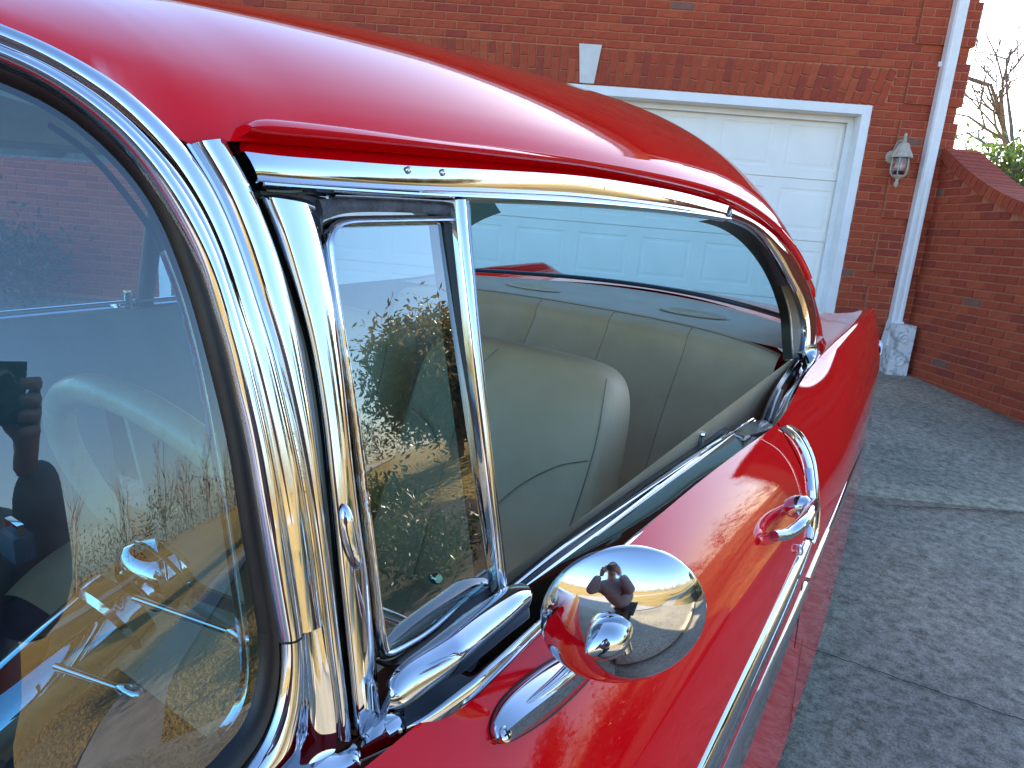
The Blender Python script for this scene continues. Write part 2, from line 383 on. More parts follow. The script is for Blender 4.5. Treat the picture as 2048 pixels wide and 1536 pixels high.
# inner garnish moulding seen through the glass edge
gi = [(330, 500), (364, 590), (392, 690), (416, 800), (437, 920), (455, 1030), (472, 1150), (487, 1260), (497, 1330), (490, 1400), (462, 1450), (420, 1490), (370, 1525)]
strip('windshield_garnish', gi, [(a-6, b+1) for a, b in gi], CHROME_DULL, car, dome(.003), n=70, off=-.016, offB=-.016, it=3)
strip('windshield_garnish', [(100, 245), (154, 280), (205, 326), (250, 378), (290, 430), (315, 470), (330, 500)], [(96, 249), (150, 285), (201, 330), (245, 382), (285, 434), (310, 473), (324, 503)], BLACK, car, dome(.003), n=40, off=-.016, it=3)
# glass sheet
def shell_pt(phi, z, off):
    a = .757-.25*(z-1)+off; b = .75-.60*(z-1)+off
    return (a*max(math.cos(phi), 0), .20-b*math.sin(phi), z)
rows = []
for z in np.linspace(.955, 1.412, 44):
    r = []
    b = .75-.60*(z-1)
    p0 = math.asin((.20-min(.150, .148-.91*(z-1.33)))/b)
    for j in range(61):
        t = j/60; phi = p0+(math.pi/2-p0)*t**1.0
        r.append(shell_pt(phi, z, -.010))
    rows.append(r+[(-x, y, zz) for x, y, zz in reversed(r)][1:])
MB().grid(rows).build('windshield_glass', GLASS_W, car, ang=0)

# --- A pillar outer piece, gap, door pillar ---------------------------------------
p2l = [(374, 287), (424, 366), (460, 441), (491, 525), (515, 600), (535, 660), (556, 732), (576, 815), (597, 910), (611, 985), (624, 1070), (636, 1160), (646, 1245), (656, 1331), (666, 1400), (673, 1481)]
p2r = [(455, 278), (478, 321), (506, 372), (533, 438), (561, 512), (580, 582), (598, 660), (615, 758), (629, 850), (641, 950), (651, 1040), (661, 1120), (672, 1205), (682, 1290), (694, 1390), (704, 1480)]
strip('door_pillar_post', p2l, p2r, CHROME, car,
      [(0, -.006), (0, -.001), (.07, -.0005), (.14, -.0035), (.21, .0), (.33, .0030), (.5, .0038), (.7, .0036), (.88, .002), (.97, -.001), (1, -.006), (1, -.02)], n=130, off=.000, offB=-.002)
dl = [(534, 394), (541, 412), (557, 446), (575, 500), (591, 552), (608, 612), (627, 690), (643, 780), (655, 870), (665, 965), (675, 1060), (685, 1160), (696, 1270), (706, 1370), (716, 1474)]
drr = [(622, 410), (634, 440), (642, 470), (650, 505), (661, 560), (672, 615), (684, 700), (695, 800), (704, 890), (714, 980), (726, 1070), (738, 1150), (748, 1260), (756, 1340), (764, 1424)]
strip('door_gap', p2r, dl, BLACKMATTE, car, [(0, 0), (.5, -.012), (1, 0)], n=70, off=-.018)
vent = empty('vent_window', car)
strip('pillar_cover', dl, drr, CHROME_FLAT, vent, [(0, -.016), (0, -.003), (.04, .0005), (.12, .0018), (.35, .003), (.6, .0031), (.85, .002), (.96, 0), (1, -.004), (1, -.014)], n=130, off=-.002)
# cap at the head of the pillar cover
strip('pillar_cover', [(530, 392), (560, 396), (600, 401), (622, 409)], [(536, 402), (562, 408), (600, 412), (628, 424)], CHROME, vent, dome(.003), n=24, off=-.004, it=2)
strip('rubber_seal', [(516, 376), (560, 381), (600, 384), (640, 388), (662, 392)], [(522, 396), (560, 394), (600, 402), (622, 412), (640, 440)], RUBBER_OLD, vent, [(0, -.006), (.3, .001), (.7, .001), (1, -.006)], n=40, off=-.012, it=3)

# --- vent window -------------------------------------------------------------------
pl = [(908, 400), (914, 470), (924, 560), (935, 660), (948, 770), (961, 880), (973, 990), (985, 1090), (995, 1188)]
pr_ = [(936, 403), (940, 470), (948, 560), (957, 660), (968, 770), (979, 880), (991, 990), (1003, 1090), (1013, 1186)]
strip('vent_post', pl, pr_, CHROME_FLAT, vent, [(0, -.02), (0, 0), (.1, .004), (.4, .006), (.62, .005), (.68, .001), (.74, .001), (.8, .004), (.95, .003), (1, 0), (1, -.025)], n=70, off=0)
strip('post_seal', [(a-22+12*t, b+2) for (a, b), t in zip(pl, np.linspace(0, 1, 9))], [(a+2, b) for a, b in pl], RUBBER, vent, [(0, -.02), (0, -.002), (.5, .001), (1, -.002)], n=60, off=-.006)
strip('rubber_seal', [(640, 398), (700, 396), (800, 400), (908, 408)], [(648, 440), (700, 425), (800, 424), (906, 430)], RUBBER_OLD, vent, [(0, -.01), (0, -.001), (.5, .001), (1, -.002)], n=40, off=-.005, it=2)
strip('vent_frame_lip', [(668, 389), (750, 392), (850, 398), (925, 402)], [(668, 394), (750, 397), (850, 402), (925, 407)], CHROME_FLAT, vent, dome(.002), n=30, off=-.001, it=2)
strip('rubber_seal', [(632, 412), (640, 398), (652, 396)], [(648, 470), (650, 440), (662, 424)], RUBBER_OLD, vent, [(0, -.01), (.5, .0), (1, -.002)], n=20, off=-.006, it=1)
# glazing frame: top bar, front bar with round corner, bottom bar
fo = [(905, 427), (850, 428), (760, 429), (700, 430), (668, 434), (652, 450), (645, 478), (652, 540), (664, 620), (684, 740), (702, 860), (718, 990), (732, 1100), (745, 1200), (754, 1280), (762, 1318), (776, 1322), (800, 1310), (860, 1272), (920, 1216), (976, 1166)]
fi = [(905, 447), (850, 448), (760, 450), (700, 452), (674, 456), (662, 464), (656, 486), (662, 545), (674, 625), (693, 740), (711, 860), (727, 990), (741, 1100), (753, 1200), (762, 1270), (768, 1292), (780, 1297), (800, 1290), (858, 1256), (916, 1204), (972, 1154)]
kf = fo.index((762, 1318))
strip('vent_frame', fo[:kf+1], fi[:kf+1], CHROME_DULL, vent, [(0, -.010), (0, -.004), (.12, -.001), (.35, .003), (.6, .0062), (.8, .0068), (.92, .004), (1, -.003), (1, -.012)], n=120, off=-.006, it=3)
strip('vent_frame', fo[kf:], fi[kf:], CHROME_DULL, vent, [(0, -.010), (0, -.003), (.2, .0012), (.5, .002), (.8, .0008), (1, -.003), (1, -.008)], n=60, off=-.007, it=2)
strip('frame_seal', [(762, 1320), (776, 1326), (800, 1314), (860, 1277), (920, 1220), (980, 1166), (996, 1160)], [(748, 1322), (785, 1340), (815, 1332), (880, 1290), (940, 1232), (990, 1196), (1004, 1186)], RUBBER, vent, [(0, -.002), (.5, .003), (1, -.004)], n=50, off=-.010, it=3)
# glass: its own plane, a little steeper than the frame
vg = [(656, 452), (905, 445), (1000, 1160), (770, 1310)]
P4 = [hs(*q, -.010) for q in vg]
piv = (P4[0]+P4[1])/2
tanv = math.tan(math.radians(15))
def vplane(x, y):
    d = ray(x, y); a = piv[0]; t = (a-tanv*(CAM_O[2]-piv[2])-CAM_O[0])/(d[0]+tanv*d[2]); return CAM_O+t*d
rows = []
for v in np.linspace(0, 1, 12):
    L = np.array(vg[0])*(1-v)+np.array(vg[3])*v; Rr = np.array(vg[1])*(1-v)+np.array(vg[2])*v
    rows.append([vplane(*(L*(1-u)+Rr*u)) for u in np.linspace(0, 1, 8)])
og = MB().grid(rows).build('vent_glass', GLASS_V, vent, ang=0)
# latch knob inside the vent glass
P = vplane(905, 1172)+np.array([-.02, 0, 0])
MB().lathe([(.0001, .006), (.004, .006), (.0055, .003), (.0055, -.004), (.003, -.008), (.0001, -.008)], P, (1, -.3, .4), 12).build('latch', CHROME, vent)

# --- oval lug on the pillar (vent pivot cover) -----------------------------------------
def blade(name, pts, wid, mat, parent, h=.005, off=.003):
    c = px(pts, 30, 3); rows = []
    for i, q in enumerate(c):
        t = i/29; ww = wid*math.sqrt(max(1-(2*t-1)**2, .0005))
        A = march(q[0]-ww, q[1], lambda P: shellF(P, off)); B = march(q[0]+ww, q[1], lambda P: shellF(P, off)); nn = grad(shellF, (A+B)/2)
        rows.append([A+(B-A)*s+nn*hh*min(1, ww/wid*1.2) for s, hh in [(0, -.003), (0, 0), (.2, h*.7), (.5, h), (.8, h*.7), (1, 0), (1, -.003)]])
    return MB().grid(rows, False, True).build(name, mat, parent, ang=60)
blade('pivot_cover', [(690, 1008), (700, 1060), (712, 1120), (716, 1140)], 17, CHROME, vent)

# --- lower cowl corner ------------------------------------------------------------------
strip('cowl_corner', [(566, 1289), (567, 1320), (565, 1360), (556, 1418), (532, 1484), (504, 1528), (474, 1566), (434, 1606)],
      [(645, 1253), (655, 1331), (665, 1400), (671, 1470), (672, 1500), (640, 1530), (612, 1570), (590, 1610)], CHROME, car,
      [(0, -.012), (0, .0), (.06, .004), (.2, .0065), (.36, .005), (.46, .001), (.6, -.002), (.8, -.002), (.95, 0), (1, .001), (1, -.01)], n=70, off=.001, it=6)
# --- belt mouldings --------------------------------------------------------------------
def strip3(name, PA, PB, mat, parent, prof, nrm, ang=62, it=4):
    PA = sm(PA, it); PB = sm(PB, it); rows = []
    for a, b in zip(PA, PB):
        nn = nrm((a+b)/2) if callable(nrm) else np.array(nrm, float)
        rows.append([a+(b-a)*s+nn*h for s, h in prof])
    return MB().grid(rows, False, True).build(name, mat, parent, ang=ang)
def bel(pts, X, n, xs=None):
    P = px(pts, n, 6); xx = np.full(n, X) if xs is None else np.interp(np.linspace(0, 1, n), np.linspace(0, 1, len(xs)), xs)
    return [onx(q[0], q[1], v) for q, v in zip(P, xx)]
red_edge = [(714, 1500), (760, 1486), (814, 1466), (849, 1450), (900, 1412), (954, 1370), (1023, 1306), (1093, 1241), (1180, 1160), (1266, 1083), (1340, 1022), (1400, 975), (1460, 925), (1523, 878)]
belt_in = [(800, 1380), (850, 1330), (905, 1288), (960, 1246), (1020, 1196), (1045, 1178), (1110, 1130), (1200, 1064), (1266, 1015), (1340, 960), (1400, 916), (1440, 887), (1466, 868)]
door = empty('door', car)
strip3('belt_moulding', bel(belt_in, .775, 90), bel(red_edge[2:], 0, 90, (.799, .811, .820, .822, .822, .822, .823, .824, .825, .827, .829)), CHROME_FLAT, door,
       [(.86, -.004), (.87, .0008), (.90, .0026), (.94, .0032), (.98, .0018), (1.02, -.004), (1.02, -.012)], (.12, 0, .99))
strip3('belt_band', bel(belt_in, .775, 90), bel(red_edge[2:], 0, 90, (.799, .811, .820, .822, .822, .822, .823, .824, .825, .827, .829)), chrome_mat('chrome_dark_reflection', wob=.004, rough=.03, tint=(.045, .045, .045)), door,
       [(0, -.02), (0, .0), (.1, .001), (.5, .0022), (.8, .0015), (.87, .001), (.87, -.004)], (.12, 0, .99))  # polished chrome band, its tint darkened to stand for the dark cabin it mirrors
sweep1 = [(1015, 1176), (1110, 1100), (1200, 1037), (1300, 968), (1411, 893), (1470, 858), (1505, 836)]
strip3('window_sweep', bel(sweep1, .760, 70), bel([(a+8, b+9) for a, b in sweep1], .765, 70), CHROME_FLAT, door, [(0, -.02), (0, 0), (.3, .003), (.45, .001), (.55, .001), (.75, .003), (1, 0), (1, -.02)], (.3, 0, .95))
sweep2 = [(1040, 1178), (1110, 1124), (1200, 1058), (1300, 982), (1400, 908), (1462, 866)]
strip3('window_sweep', bel(sweep2, .771, 70), bel([(a+12, b+9) for a, b in sweep2], .777, 70), CHROME_FLAT, door, [(0, -.02), (0, 0), (.25, .004), (.6, .0045), (1, .001), (1, -.01)], (.35, 0, .93))
strip3('sweep_channel', bel([(a+9, b+10) for a, b in sweep1], .764, 70), bel([(a-1, b+1) for a, b in [(1016, 1200)]+sweep2[1:]+[(1500, 846)]], .771, 70), BLACK, door, [(0, 0), (1, 0)], (0, 0, 1))
# raised chrome cap at the foot of the vent window
cap_t = [(766, 1396), (772, 1366), (800, 1334), (849, 1296), (919, 1240), (981, 1198), (1006, 1184), (1024, 1186)]
cap_b = [(776, 1424), (800, 1432), (836, 1408), (886, 1366), (950, 1310), (1010, 1256), (1045, 1220), (1064, 1202)]
strip3('belt_cap', bel(cap_t, .765, 90), bel(cap_b, 0, 90, (.784, .800, .802)), CHROME, door, [(0, -.03), (0, .004), (.08, .011), (.25, .0155), (.5, .016), (.72, .013), (.88, .008), (.97, .001), (1, -.006), (1.02, -.03)], (.30, -.0, .95), it=6)
# belt moulding in front of the door
strip3('cowl_belt_moulding', bel([(703, 1484), (680, 1500), (650, 1519), (615, 1548), (570, 1590)], .768, 30), bel([(722, 1514), (725, 1538), (716, 1566), (700, 1600), (676, 1650)], .787, 30), CHROME, car, [(0, -.02), (0, 0), (.25, .003), (.6, .004), (.9, .002), (1, -.003), (1, -.03)], (.5, -.1, .86))
strip3('belt_moulding', bel([(716, 1480), (733, 1458), (750, 1438), (768, 1418), (800, 1400)], .769, 30), bel([(722, 1508), (752, 1494), (784, 1479), (816, 1463), (850, 1447)], 0, 30, (.786, .801)), CHROME, door, [(0, -.01), (0, 0), (.3, .006), (.7, .005), (1, -.004), (1, -.02)], (.45, -.1, .89))

# --- body sides -------------------------------------------------------------------------
YF, YD, YR = -1.1, 1.262, 3.06
def side_rows(y0, y1, ny, s=1, shrink=None):
    rows = []
    for y in np.linspace(y0, y1, ny):
        c = zt(y); zz = list(ZM+(c-ZM)*np.linspace(1, 0, 22)**.75)+list(np.linspace(ZM, .27, 9)[1:])
        k = 1.0; 
        if shrink: k = shrink(y)
        rr = [(s*(bodyX(y, z)-(1-k)*.20), y, z) for z in zz]
        rr.append((s*(bodyX(y, .27)-.04), y, .25))
        rows.append(rr)
    return rows
for s in (1, -1):
    par = door if s == 1 else car
    rows = side_rows(.095, 1.255, 70, s)
    rows = [[(r[0][0]-s*.010, r[0][1], r[0][2]-.035)]+r for r in rows]
    MB().grid(rows).build('door_skin' if s == 1 else 'far_door', PAINT, par, ang=50)
    rows = side_rows(YF, .088, 40, s)
    rows = [[(r[0][0]-s*.05, r[0][1], r[0][2]-.04)]+r for r in rows]
    MB().grid(rows).build('front_fender', PAINT, car, ang=50)
    def inner(y):        # from the ridge down to the deck valley
        return [(.60, .945), (.66, .946), (.72, .958), (.77, .978)]
    rows = []
    for y, r in zip(np.linspace(1.262, YR, 90), side_rows(1.262, YR, 90, s)):
        f = min(1, max(0, (y-1.80)/.35)); rx, rz = abs(r[0][0]), r[0][2]
        add = [(s*(rx-.003-.182*f), y, rz-.030-.016*f), (s*(rx-.0028-.125*f), y, rz-.022-.020*f), (s*(rx-.0025-.072*f), y, rz-.014-.014*f), (s*(rx-.002-.031*f), y, rz-.006-.0025*f), (s*(rx-.001-.009*f), y, rz-.001+.0025*f)]
        rows.append(add+r)
    # rounded tail end
    last = rows[-1]
    for k, (dy, m) in enumerate([(.03, .02), (.05, .06), (.06, .12)]):
        rows.append([(x-s*m*.6*(1 if abs(x) > .8 else .2), y+dy, z-m*.35*(1 if z > .8 else 0)) for x, y, z in last])
    q = MB().grid(rows).build('rear_quarter', PAINT, car, ang=50)
    # taillight housing, bumper end
    MB().lathe([(.0001, .03), (.025, .025), (.038, .005), (.045, -.05)], (s*.825, 3.09, .82), (0, 1, 0), 20).build('taillight', noisy('red_lens', (.35, .01, .01), (.4, .02, .01), 20, .15, coat=.6), car)
    MB().tube([(s*.862, 3.07, .79), (s*.862, 3.10, .81), (s*.858, 3.11, .84), (s*.84, 3.11, .86)], [.007, .010, .010, .007], 12).build('taillight_bezel', CHROME, car)
    MB().tube([(s*.86, 3.05, .50), (s*.84, 3.16, .50), (s*.6, 3.24, .50), (0, 3.27, .50)], [.04, .06, .06, .06], 12).build('rear_bumper', CHROME, car)
    # wheels tucked behind the sills
    for yw in (-1.0, 1.95):
        wl = MB().lathe([(.20, -.09), (.30, -.095), (.335, -.06), (.338, 0), (.335, .06), (.30, .095), (.20, .09)], (s*.74, yw, .338), (1, 0, 0), 36).build('wheel', RUBBER, car)
        MB().lathe([(.0001, .085), (.06, .085), (.10, .06), (.19, .07), (.205, .092), (.2, -.08)], (s*.74, yw, .338), (s, 0, 0), 30).build('rim', CHROME, wl)
# deck between the fins
rows = []
for t in np.linspace(0, 1, 26):
    r = []
    for x in np.linspace(-.70, .70, 33):
        y = (2.60-.34*(x/.665)**2)*(1-t)+3.10*t; e = max(0, (y-2.86)/.24)
        r.append((x, y, (.972-.020*t)+.022*(1-(x/.66)**2)-.030*(x/.66)**8-.10*e*e))
    rows.append(r)
MB().grid(rows).build('trunk_lid', PAINT, car)
# tail panel closing
MB().grid([[(x, 3.10+.02*(1-(x/.8)**2), z) for x in np.linspace(-.82, .82, 15)] for z in np.linspace(.30, .88, 8)]).build('tail_panel', PAINT, car)
# bonnet and front
rows = []
for y in np.linspace(-1.6, -.60, 20):
    rows.append([(x, y+.26*(1-(x/.8)**2)*0, 0.945+.05*(1-(x/.78)**2)-.12*max(0, (-y-.9)/.7)**2) for x in np.linspace(-.78, .78, 25)])
MB().grid(rows).build('bonnet', PAINT, car)
rows = []
for t in np.linspace(0, 1, 14):
    rows.append([(x, -.60*(1-t)+t*(.17-.74*math.sqrt(max(0, 1-abs(x/.765)**2))), .945+.05*(1-t)*(1-(x/.78)**2)+.005*t) for x in np.linspace(-.76, .76, 41)])
MB().grid(rows).build('cowl_top', PAINT, car)

# chrome along the rear quarter's window sill, sash moulding on the dip, spears
qo = [(1634, 690), (1636, 702), (1628, 722), (1606, 749), (1596, 766), (1588, 783), (1578, 813), (1571, 849)]
qi = [(1613, 690), (1610, 719), (1600, 736), (1586, 765), (1569, 789), (1555, 821), (1547, 840), (1541, 858)]
strip3('quarter_sill_moulding', bel(qi, 0, 50, (.762, .768, .776, .788, .802)), bel(qo, 0, 50, (.785, .797, .803, .815, .835)), CHROME_FLAT, car, [(0, -.02), (0, 0), (.1, .002), (.5, .003), (.9, .002), (1.0, -.001), (1, -.01)], (.35, -.1, .93), it=3)
qs1 = [(1590, 720), (1575, 740), (1556, 768), (1540, 800), (1526, 838)]
qs2 = [(1610, 722), (1594, 742), (1577, 770), (1562, 802), (1546, 842)]
strip3('quarter_sill_channel', bel(qs1, 0, 40, (.735, .765)), bel(qs2, 0, 40, (.760, .795)), BLACK, car, [(0, -.01), (0, .0), (1, 0)], (.2, 0, .98), it=2)
for dx0, wd, X in ((-3, 5, .735), (6, 4, .742), (15, 5, .752)):
    strip3('quarter_sill_bead', bel([(a+dx0*1.0, b+1) for a, b in qs1], 0, 36, (X, X+.03)), bel([(a+dx0+wd, b+2) for a, b in qs1], 0, 36, (X+.005, X+.036)), CHROME_FLAT, car, [(0, -.01), (0, 0), (.5, .004), (1, 0), (1, -.01)], (.3, 0, .95), it=2)
# inner quarter trim (dark bronze) beside the rear seat
strip3('inner_quarter_trim', bel([(1578, 706), (1545, 752), (1510, 800), (1485, 838), (1482, 842)], .68, 30), bel([(1590, 718), (1568, 752), (1545, 790), (1530, 835), (1528, 842)], .725, 30), chrome_mat('bronze_trim', tint=(.16, .12, .075), rough=.15), car, [(0, -.03), (0, 0), (.5, .008), (1, 0)], (.3, 0, .95), it=2)

def sash(name, A, B, prof, parent, n=60, mat=CHROME, it=4, off=.0): return strip(name, A, B, mat, parent, prof, n=n, off=off, surf='body', it=it)
sl_ = [(1560, 857), (1579, 869), (1596, 892), (1608, 919), (1614, 949), (1617, 988), (1617, 1043), (1613, 1075)]
sr_ = [(1576, 851), (1597, 862), (1613, 887), (1626, 919), (1631, 956), (1635, 1005), (1633, 1060), (1623, 1087)]
sash('sash_moulding', sl_, sr_, [(0, -.006), (0, .003), (.2, .009), (.42, .009), (.5, .004), (.72, .004), (.8, .008), (.95, .006), (1, .001), (1, -.006)], car)
ul = [(1370, 1590), (1395, 1536), (1480, 1357), (1540, 1232), (1590, 1125), (1612, 1078)]
ur = [(1418, 1590), (1440, 1536), (1517, 1357), (1572, 1232), (1612, 1130), (1626, 1082)]
spear = [(0, -.006), (0, .0), (.05, .0035), (.14, .0068), (.28, .0080), (.42, .0070), (.6, .0032), (.8, .0012), (1, 0), (1, -.006)]
sash('upper_side_moulding', ul, ur, spear, door)
ll = [(1425, 1590), (1447, 1536), (1530, 1345), (1580, 1234), (1612, 1160)]
lr = [(1462, 1590), (1485, 1536), (1558, 1345), (1598, 1234), (1622, 1162)]
spear2 = [(0, -.006), (0, .0), (.05, .0030), (.14, .0056), (.3, .0066), (.5, .0058), (.75, .0025), (1, .0), (1, -.006)]
sash('lower_side_moulding', ll, lr, spear2, door)
sash('quarter_side_moulding', [(1613, 1154), (1640, 1090), (1666, 1030), (1695, 960), (1716, 914), (1726, 892)], [(1625, 1152), (1652, 1086), (1678, 1026), (1704, 958), (1723, 914), (1732, 892)], spear2, car)
# door rear shut line (bright edge) and lower gap
gap = [(1522, 879), (1554, 899), (1579, 931), (1594, 968), (1600, 993), (1603, 1010)]
sash('shut_line', gap, [(a+3, b-1) for a, b in gap], [(0, -.004), (0, .0006), (.5, .0012), (1, .0006), (1, -.004)], door, mat=PAINT)
sash('shut_line', [(1604, 1166), (1597, 1230), (1588, 1296)], [(1606, 1166), (1599, 1230), (1590, 1296)], [(0, -.002), (0, .0004), (1, .0004), (1, -.002)], door, mat=BLACKMATTE)
# small bridging chrome at the door's end of the belt
strip3('belt_moulding', bel([(1486, 862), (1500, 868), (1520, 876)], .79, 14), bel([(1490, 870), (1504, 876), (1522, 882)], .80, 14), CHROME, door, dome(.004), (.2, 0, .98), it=1)
strip3('door_top', bel([(1466, 868), (1490, 850), (1526, 838), (1541, 845)], .775, 20), bel([(1490, 872), (1516, 866), (1540, 858), (1552, 852)], .81, 20), noisy('olive_black_trim', (.05, .055, .05), (.08, .085, .08), 30, .25, coat=.5), door, [(0, -.01), (0, 0), (.5, .002), (1, 0), (1, -.01)], (.15, 0, .98), it=1)

# --- door handle ---------------------------------------------------------------------
hd = empty('handle', door)
A0 = hb(1548, 1072, .012); A1 = hb(1578, 1066, .026); A2 = hb(1604, 1046, .042); A3 = hb(1620, 1022, .044); A4 = hb(1628, 1008, .030); A5 = hb(1622, 1002, .014)
pts = catmull([A0, A1, A2, A3, A4, A5], 26)
rad = np.interp(np.linspace(0, 1, 26), [0, .05, .3, .6, .85, 1], [.009, .0095, .0105, .012, .011, .007])
MB().tube(pts, list(rad), 14).build('grip', CHROME, hd)
P = hb(1600, 1012, .004); nn = nb(P)
MB().lathe([(.0001, .022), (.010, .021), (.017, .016), (.020, .006), (.021, -.004)], P, nn, 22).build('boss', CHROME, hd)
P2 = hb(1530, 1082, .002); n2 = nb(P2)
rows = []
for t in np.linspace(0, 1, 22):
    q = np.array([1516, 1084])*(1-t)+np.array([1562, 1074])*t; wpx = 8+6*math.sin(math.pi*min(1, t*.8+.1))
    a = hb(q[0], q[1]-wpx, .001); b = hb(q[0], q[1]+wpx*.7, .001); n_ = nb((a+b)/2)
    rows.append([a+(b-a)*s+n_*h for s, h in [(0, -.003), (0, .0), (.3, .004), (.7, .004), (1, 0), (1, -.003)]])
MB().grid(rows, False, True).build('escutcheon', PAINT, hd, ang=60)
P = hb(1598, 1100, .003)
MB().lathe([(.0001, .006), (.007, .006), (.010, .003), (.010, -.003)], P, nb(P), 18).build('lock_cylinder', CHROME_DULL, hd)

# --- door mirror -----------------------------------------------------------------------
mir = empty('side_mirror', car)
MC = CAM_O+.508*ray(1252, 1252)
_cd = CAM_O-MC; _cd /= np.linalg.norm(_cd); _v = UP*.95-RT*.26; _v -= _cd*(_v @ _cd); _v /= np.linalg.norm(_v); MN = math.cos(.73)*_cd-math.sin(.73)*_v
R0 = .0625
prof = [(R0*math.sin(t)/math.sin(1.02), .024*(math.cos(t)-math.cos(1.02))/(1-math.cos(1.02))) for t in np.linspace(.001, 1.02, 26)]
prof += [(R0+.0006, -.0012), (R0+.0004, -.004), (R0-.002, -.006), (R0-.006, -.0055), (.0001, -.0045)]
MB().lathe(prof, MC-MN*.008, MN, 72).build('mirror_head', chrome_mat('mirror_chrome', wob=.002, wscale=20, rough=.012), mir, ang=45)
ball = CAM_O+.485*ray(1217, 1288)
head_back = MC+MN*.030+np.array([-.004, 0, -.008])
# leaf-shaped base on the door
cl = px([(983, 1480), (1020, 1440), (1070, 1398), (1120, 1358), (1170, 1320), (1212, 1292)], 44, 3)
rows = []; rub = []
for i, q in enumerate(cl):
    t = i/43; wpx = 48*math.sqrt(max(1e-4, 1-(2*t-1)**2))**1.0*(1.06-.30*t)
    dx, dy = .62, .78
    a = hb(q[0]-dx*wpx, q[1]-dy*wpx*1.0); b = hb(q[0]+dx*wpx, q[1]+dy*wpx*1.0); n_ = nb((a+b)/2)
    hgt = .016*math.sqrt(max(0, 1-(2*t-1)**2))+.004
    rows.append([a+(b-a)*s+n_*h for s, h in [(0, -.004), (0, .003), (.06, .006), (.2, hgt*.55), (.36, hgt*.8), (.5, hgt), (.64, hgt*.8), (.8, hgt*.55), (.94, .006), (1, .003), (1, -.004)]])
    a2 = a+(a-b)*.04; b2 = b+(b-a)*.04
    rub.append([a2+(b2-a2)*s+n_*h for s, h in [(0, -.003), (0, .002), (.5, .002), (1, .002), (1, -.003)]])
MB().grid(rows, False, True).build('base', CHROME, mir, ang=55)
MB().grid(rub, False, True).build('base_gasket', RUBBER, mir, ang=55)
# ridge arm rising from the base to the ball joint
b0 = hb(1052, 1412, .014); b1 = hb(1105, 1372, .020); b2 = hb(1150, 1332, .030)
ap = catmull([b0, b1, b2, .5*(b2+ball)+np.array([0, 0, .004]), ball], 24)
MB().tube(ap, list(np.interp(np.linspace(0, 1, 24), [0, .3, .7, 1], [.004, .0075, .0085, .0095])), 16).build('arm', CHROME, mir)
axb = head_back-ball; axb /= np.linalg.norm(axb)
ball_e = CAM_O+.475*ray(1172, 1310)
ee = CAM_O+.497*ray(1256, 1243); eg = []
for t in np.linspace(0, 1, 22): eg.append(ball_e+(ee-ball_e)*t)
MB().tube(eg, [max(.0006, .0145*math.sin(math.pi*(t**.85)*.86+.03)) for t in np.linspace(0, 1, 22)], 24).build('ball_joint', CHROME, mir)
MB().tube([CAM_O+.494*ray(1238, 1256), head_back-MN*.012], [.0062, .0062], 18).build('neck', CHROME, mir)
P = hb(1012, 1468, .012); n_ = nb(P)
MB().lathe([(.0001, .002), (.0045, .002), (.0062, .0008), (.0064, -.003)], P, n_, 20).build('screw', CHROME_DULL, mir)
for ang_ in (0, 1):
    u = np.cross(n_, [0, 0, 1]); u /= np.linalg.norm(u); v = np.cross(n_, u)
    if ang_: u, v = v, -u
    c0 = P+n_*.0018
    MB().add([c0-u*.0036-v*.0006, c0+u*.0036-v*.0006, c0+u*.0036+v*.0006, c0-u*.0036+v*.0006, c0-u*.0036-v*.0006+n_*.0008, c0+u*.0036-v*.0006+n_*.0008, c0+u*.0036+v*.0006+n_*.0008, c0-u*.0036+v*.0006+n_*.0008],
             [(4, 5, 6, 7), (0, 1, 5, 4), (1, 2, 6, 5), (2, 3, 7, 6), (3, 0, 4, 7)]).build('screw_slot', BLACKMATTE, mir)

# --- rear glass, shelf, seats -----------------------------------------------------------
def bl(u, v):      # u across -1..1, v 0 top .. 1 bottom
    xt_, xb_ = .53, .665; x = u*(xt_*(1-v)+xb_*v); w2 = u*u
    y = (1.84-.06*w2)*(1-v)+(2.57-.34*w2)*v+.05*math.sin(math.pi*v)
    z = (1.475-.09*w2)*(1-v)+1.010*v+.035*math.sin(math.pi*v)
    return (x, y, z)
rows = [[bl(u, v) for u in np.linspace(-1, 1, 33)] for v in np.linspace(0, 1, 16)]
MB().grid(rows).build('rear_glass', GLASS_R, car, ang=0)
MB().tube([np.array(bl(u, 1.0))+np.array([0, -.015, .004]) for u in np.linspace(-1.0, 1.0, 41)], .009, 8).build('rear_glass_gasket', BLACK, car)
for s in (1, -1):
    MB().tube([np.array(bl(s, v)) for v in np.linspace(0, 1, 15)], .011, 8).build('rear_glass_gasket', RUBBER, car)
SH = .982
rows = []
for t in np.linspace(0, 1, 14):
    rows.append([(x, (1.98-.10*(x/.68)**2)*(1-t)+(2.56-.33*(x/.68)**2)*t, SH+.018*math.exp(-((t-0)/.16)**2)*0+.008*t) for x in np.linspace(-.765, .765, 41)])
shelf = MB().grid(rows).build('package_shelf', BEIGE2, car)
for cx_ in (.33, -.33):
    M_ = MB(); rws = []
    for r_, h in ((1.0, .001), (.96, .006), (.88, .007), (.80, .002), (.74, -.012), (.02, -.012)):
        rws.append([(cx_+r_*.125*math.cos(a), 2.21+r_*.055*math.sin(a)-.06*(cx_/.68)**2, SH+.006+h) for a in np.linspace(0, 2*math.pi, 40, endpoint=False)])
    M_.grid(rws, True).build('speaker_recess', BEIGE2, shelf)
    MB().add([(cx_+.09*math.cos(a), 2.21+.04*math.sin(a)-.06*(cx_/.68)**2, SH-.002) for a in np.linspace(0, 2*math.pi, 30, endpoint=False)], [tuple(range(30))]).build('speaker_grille', BLACKMATTE, shelf)

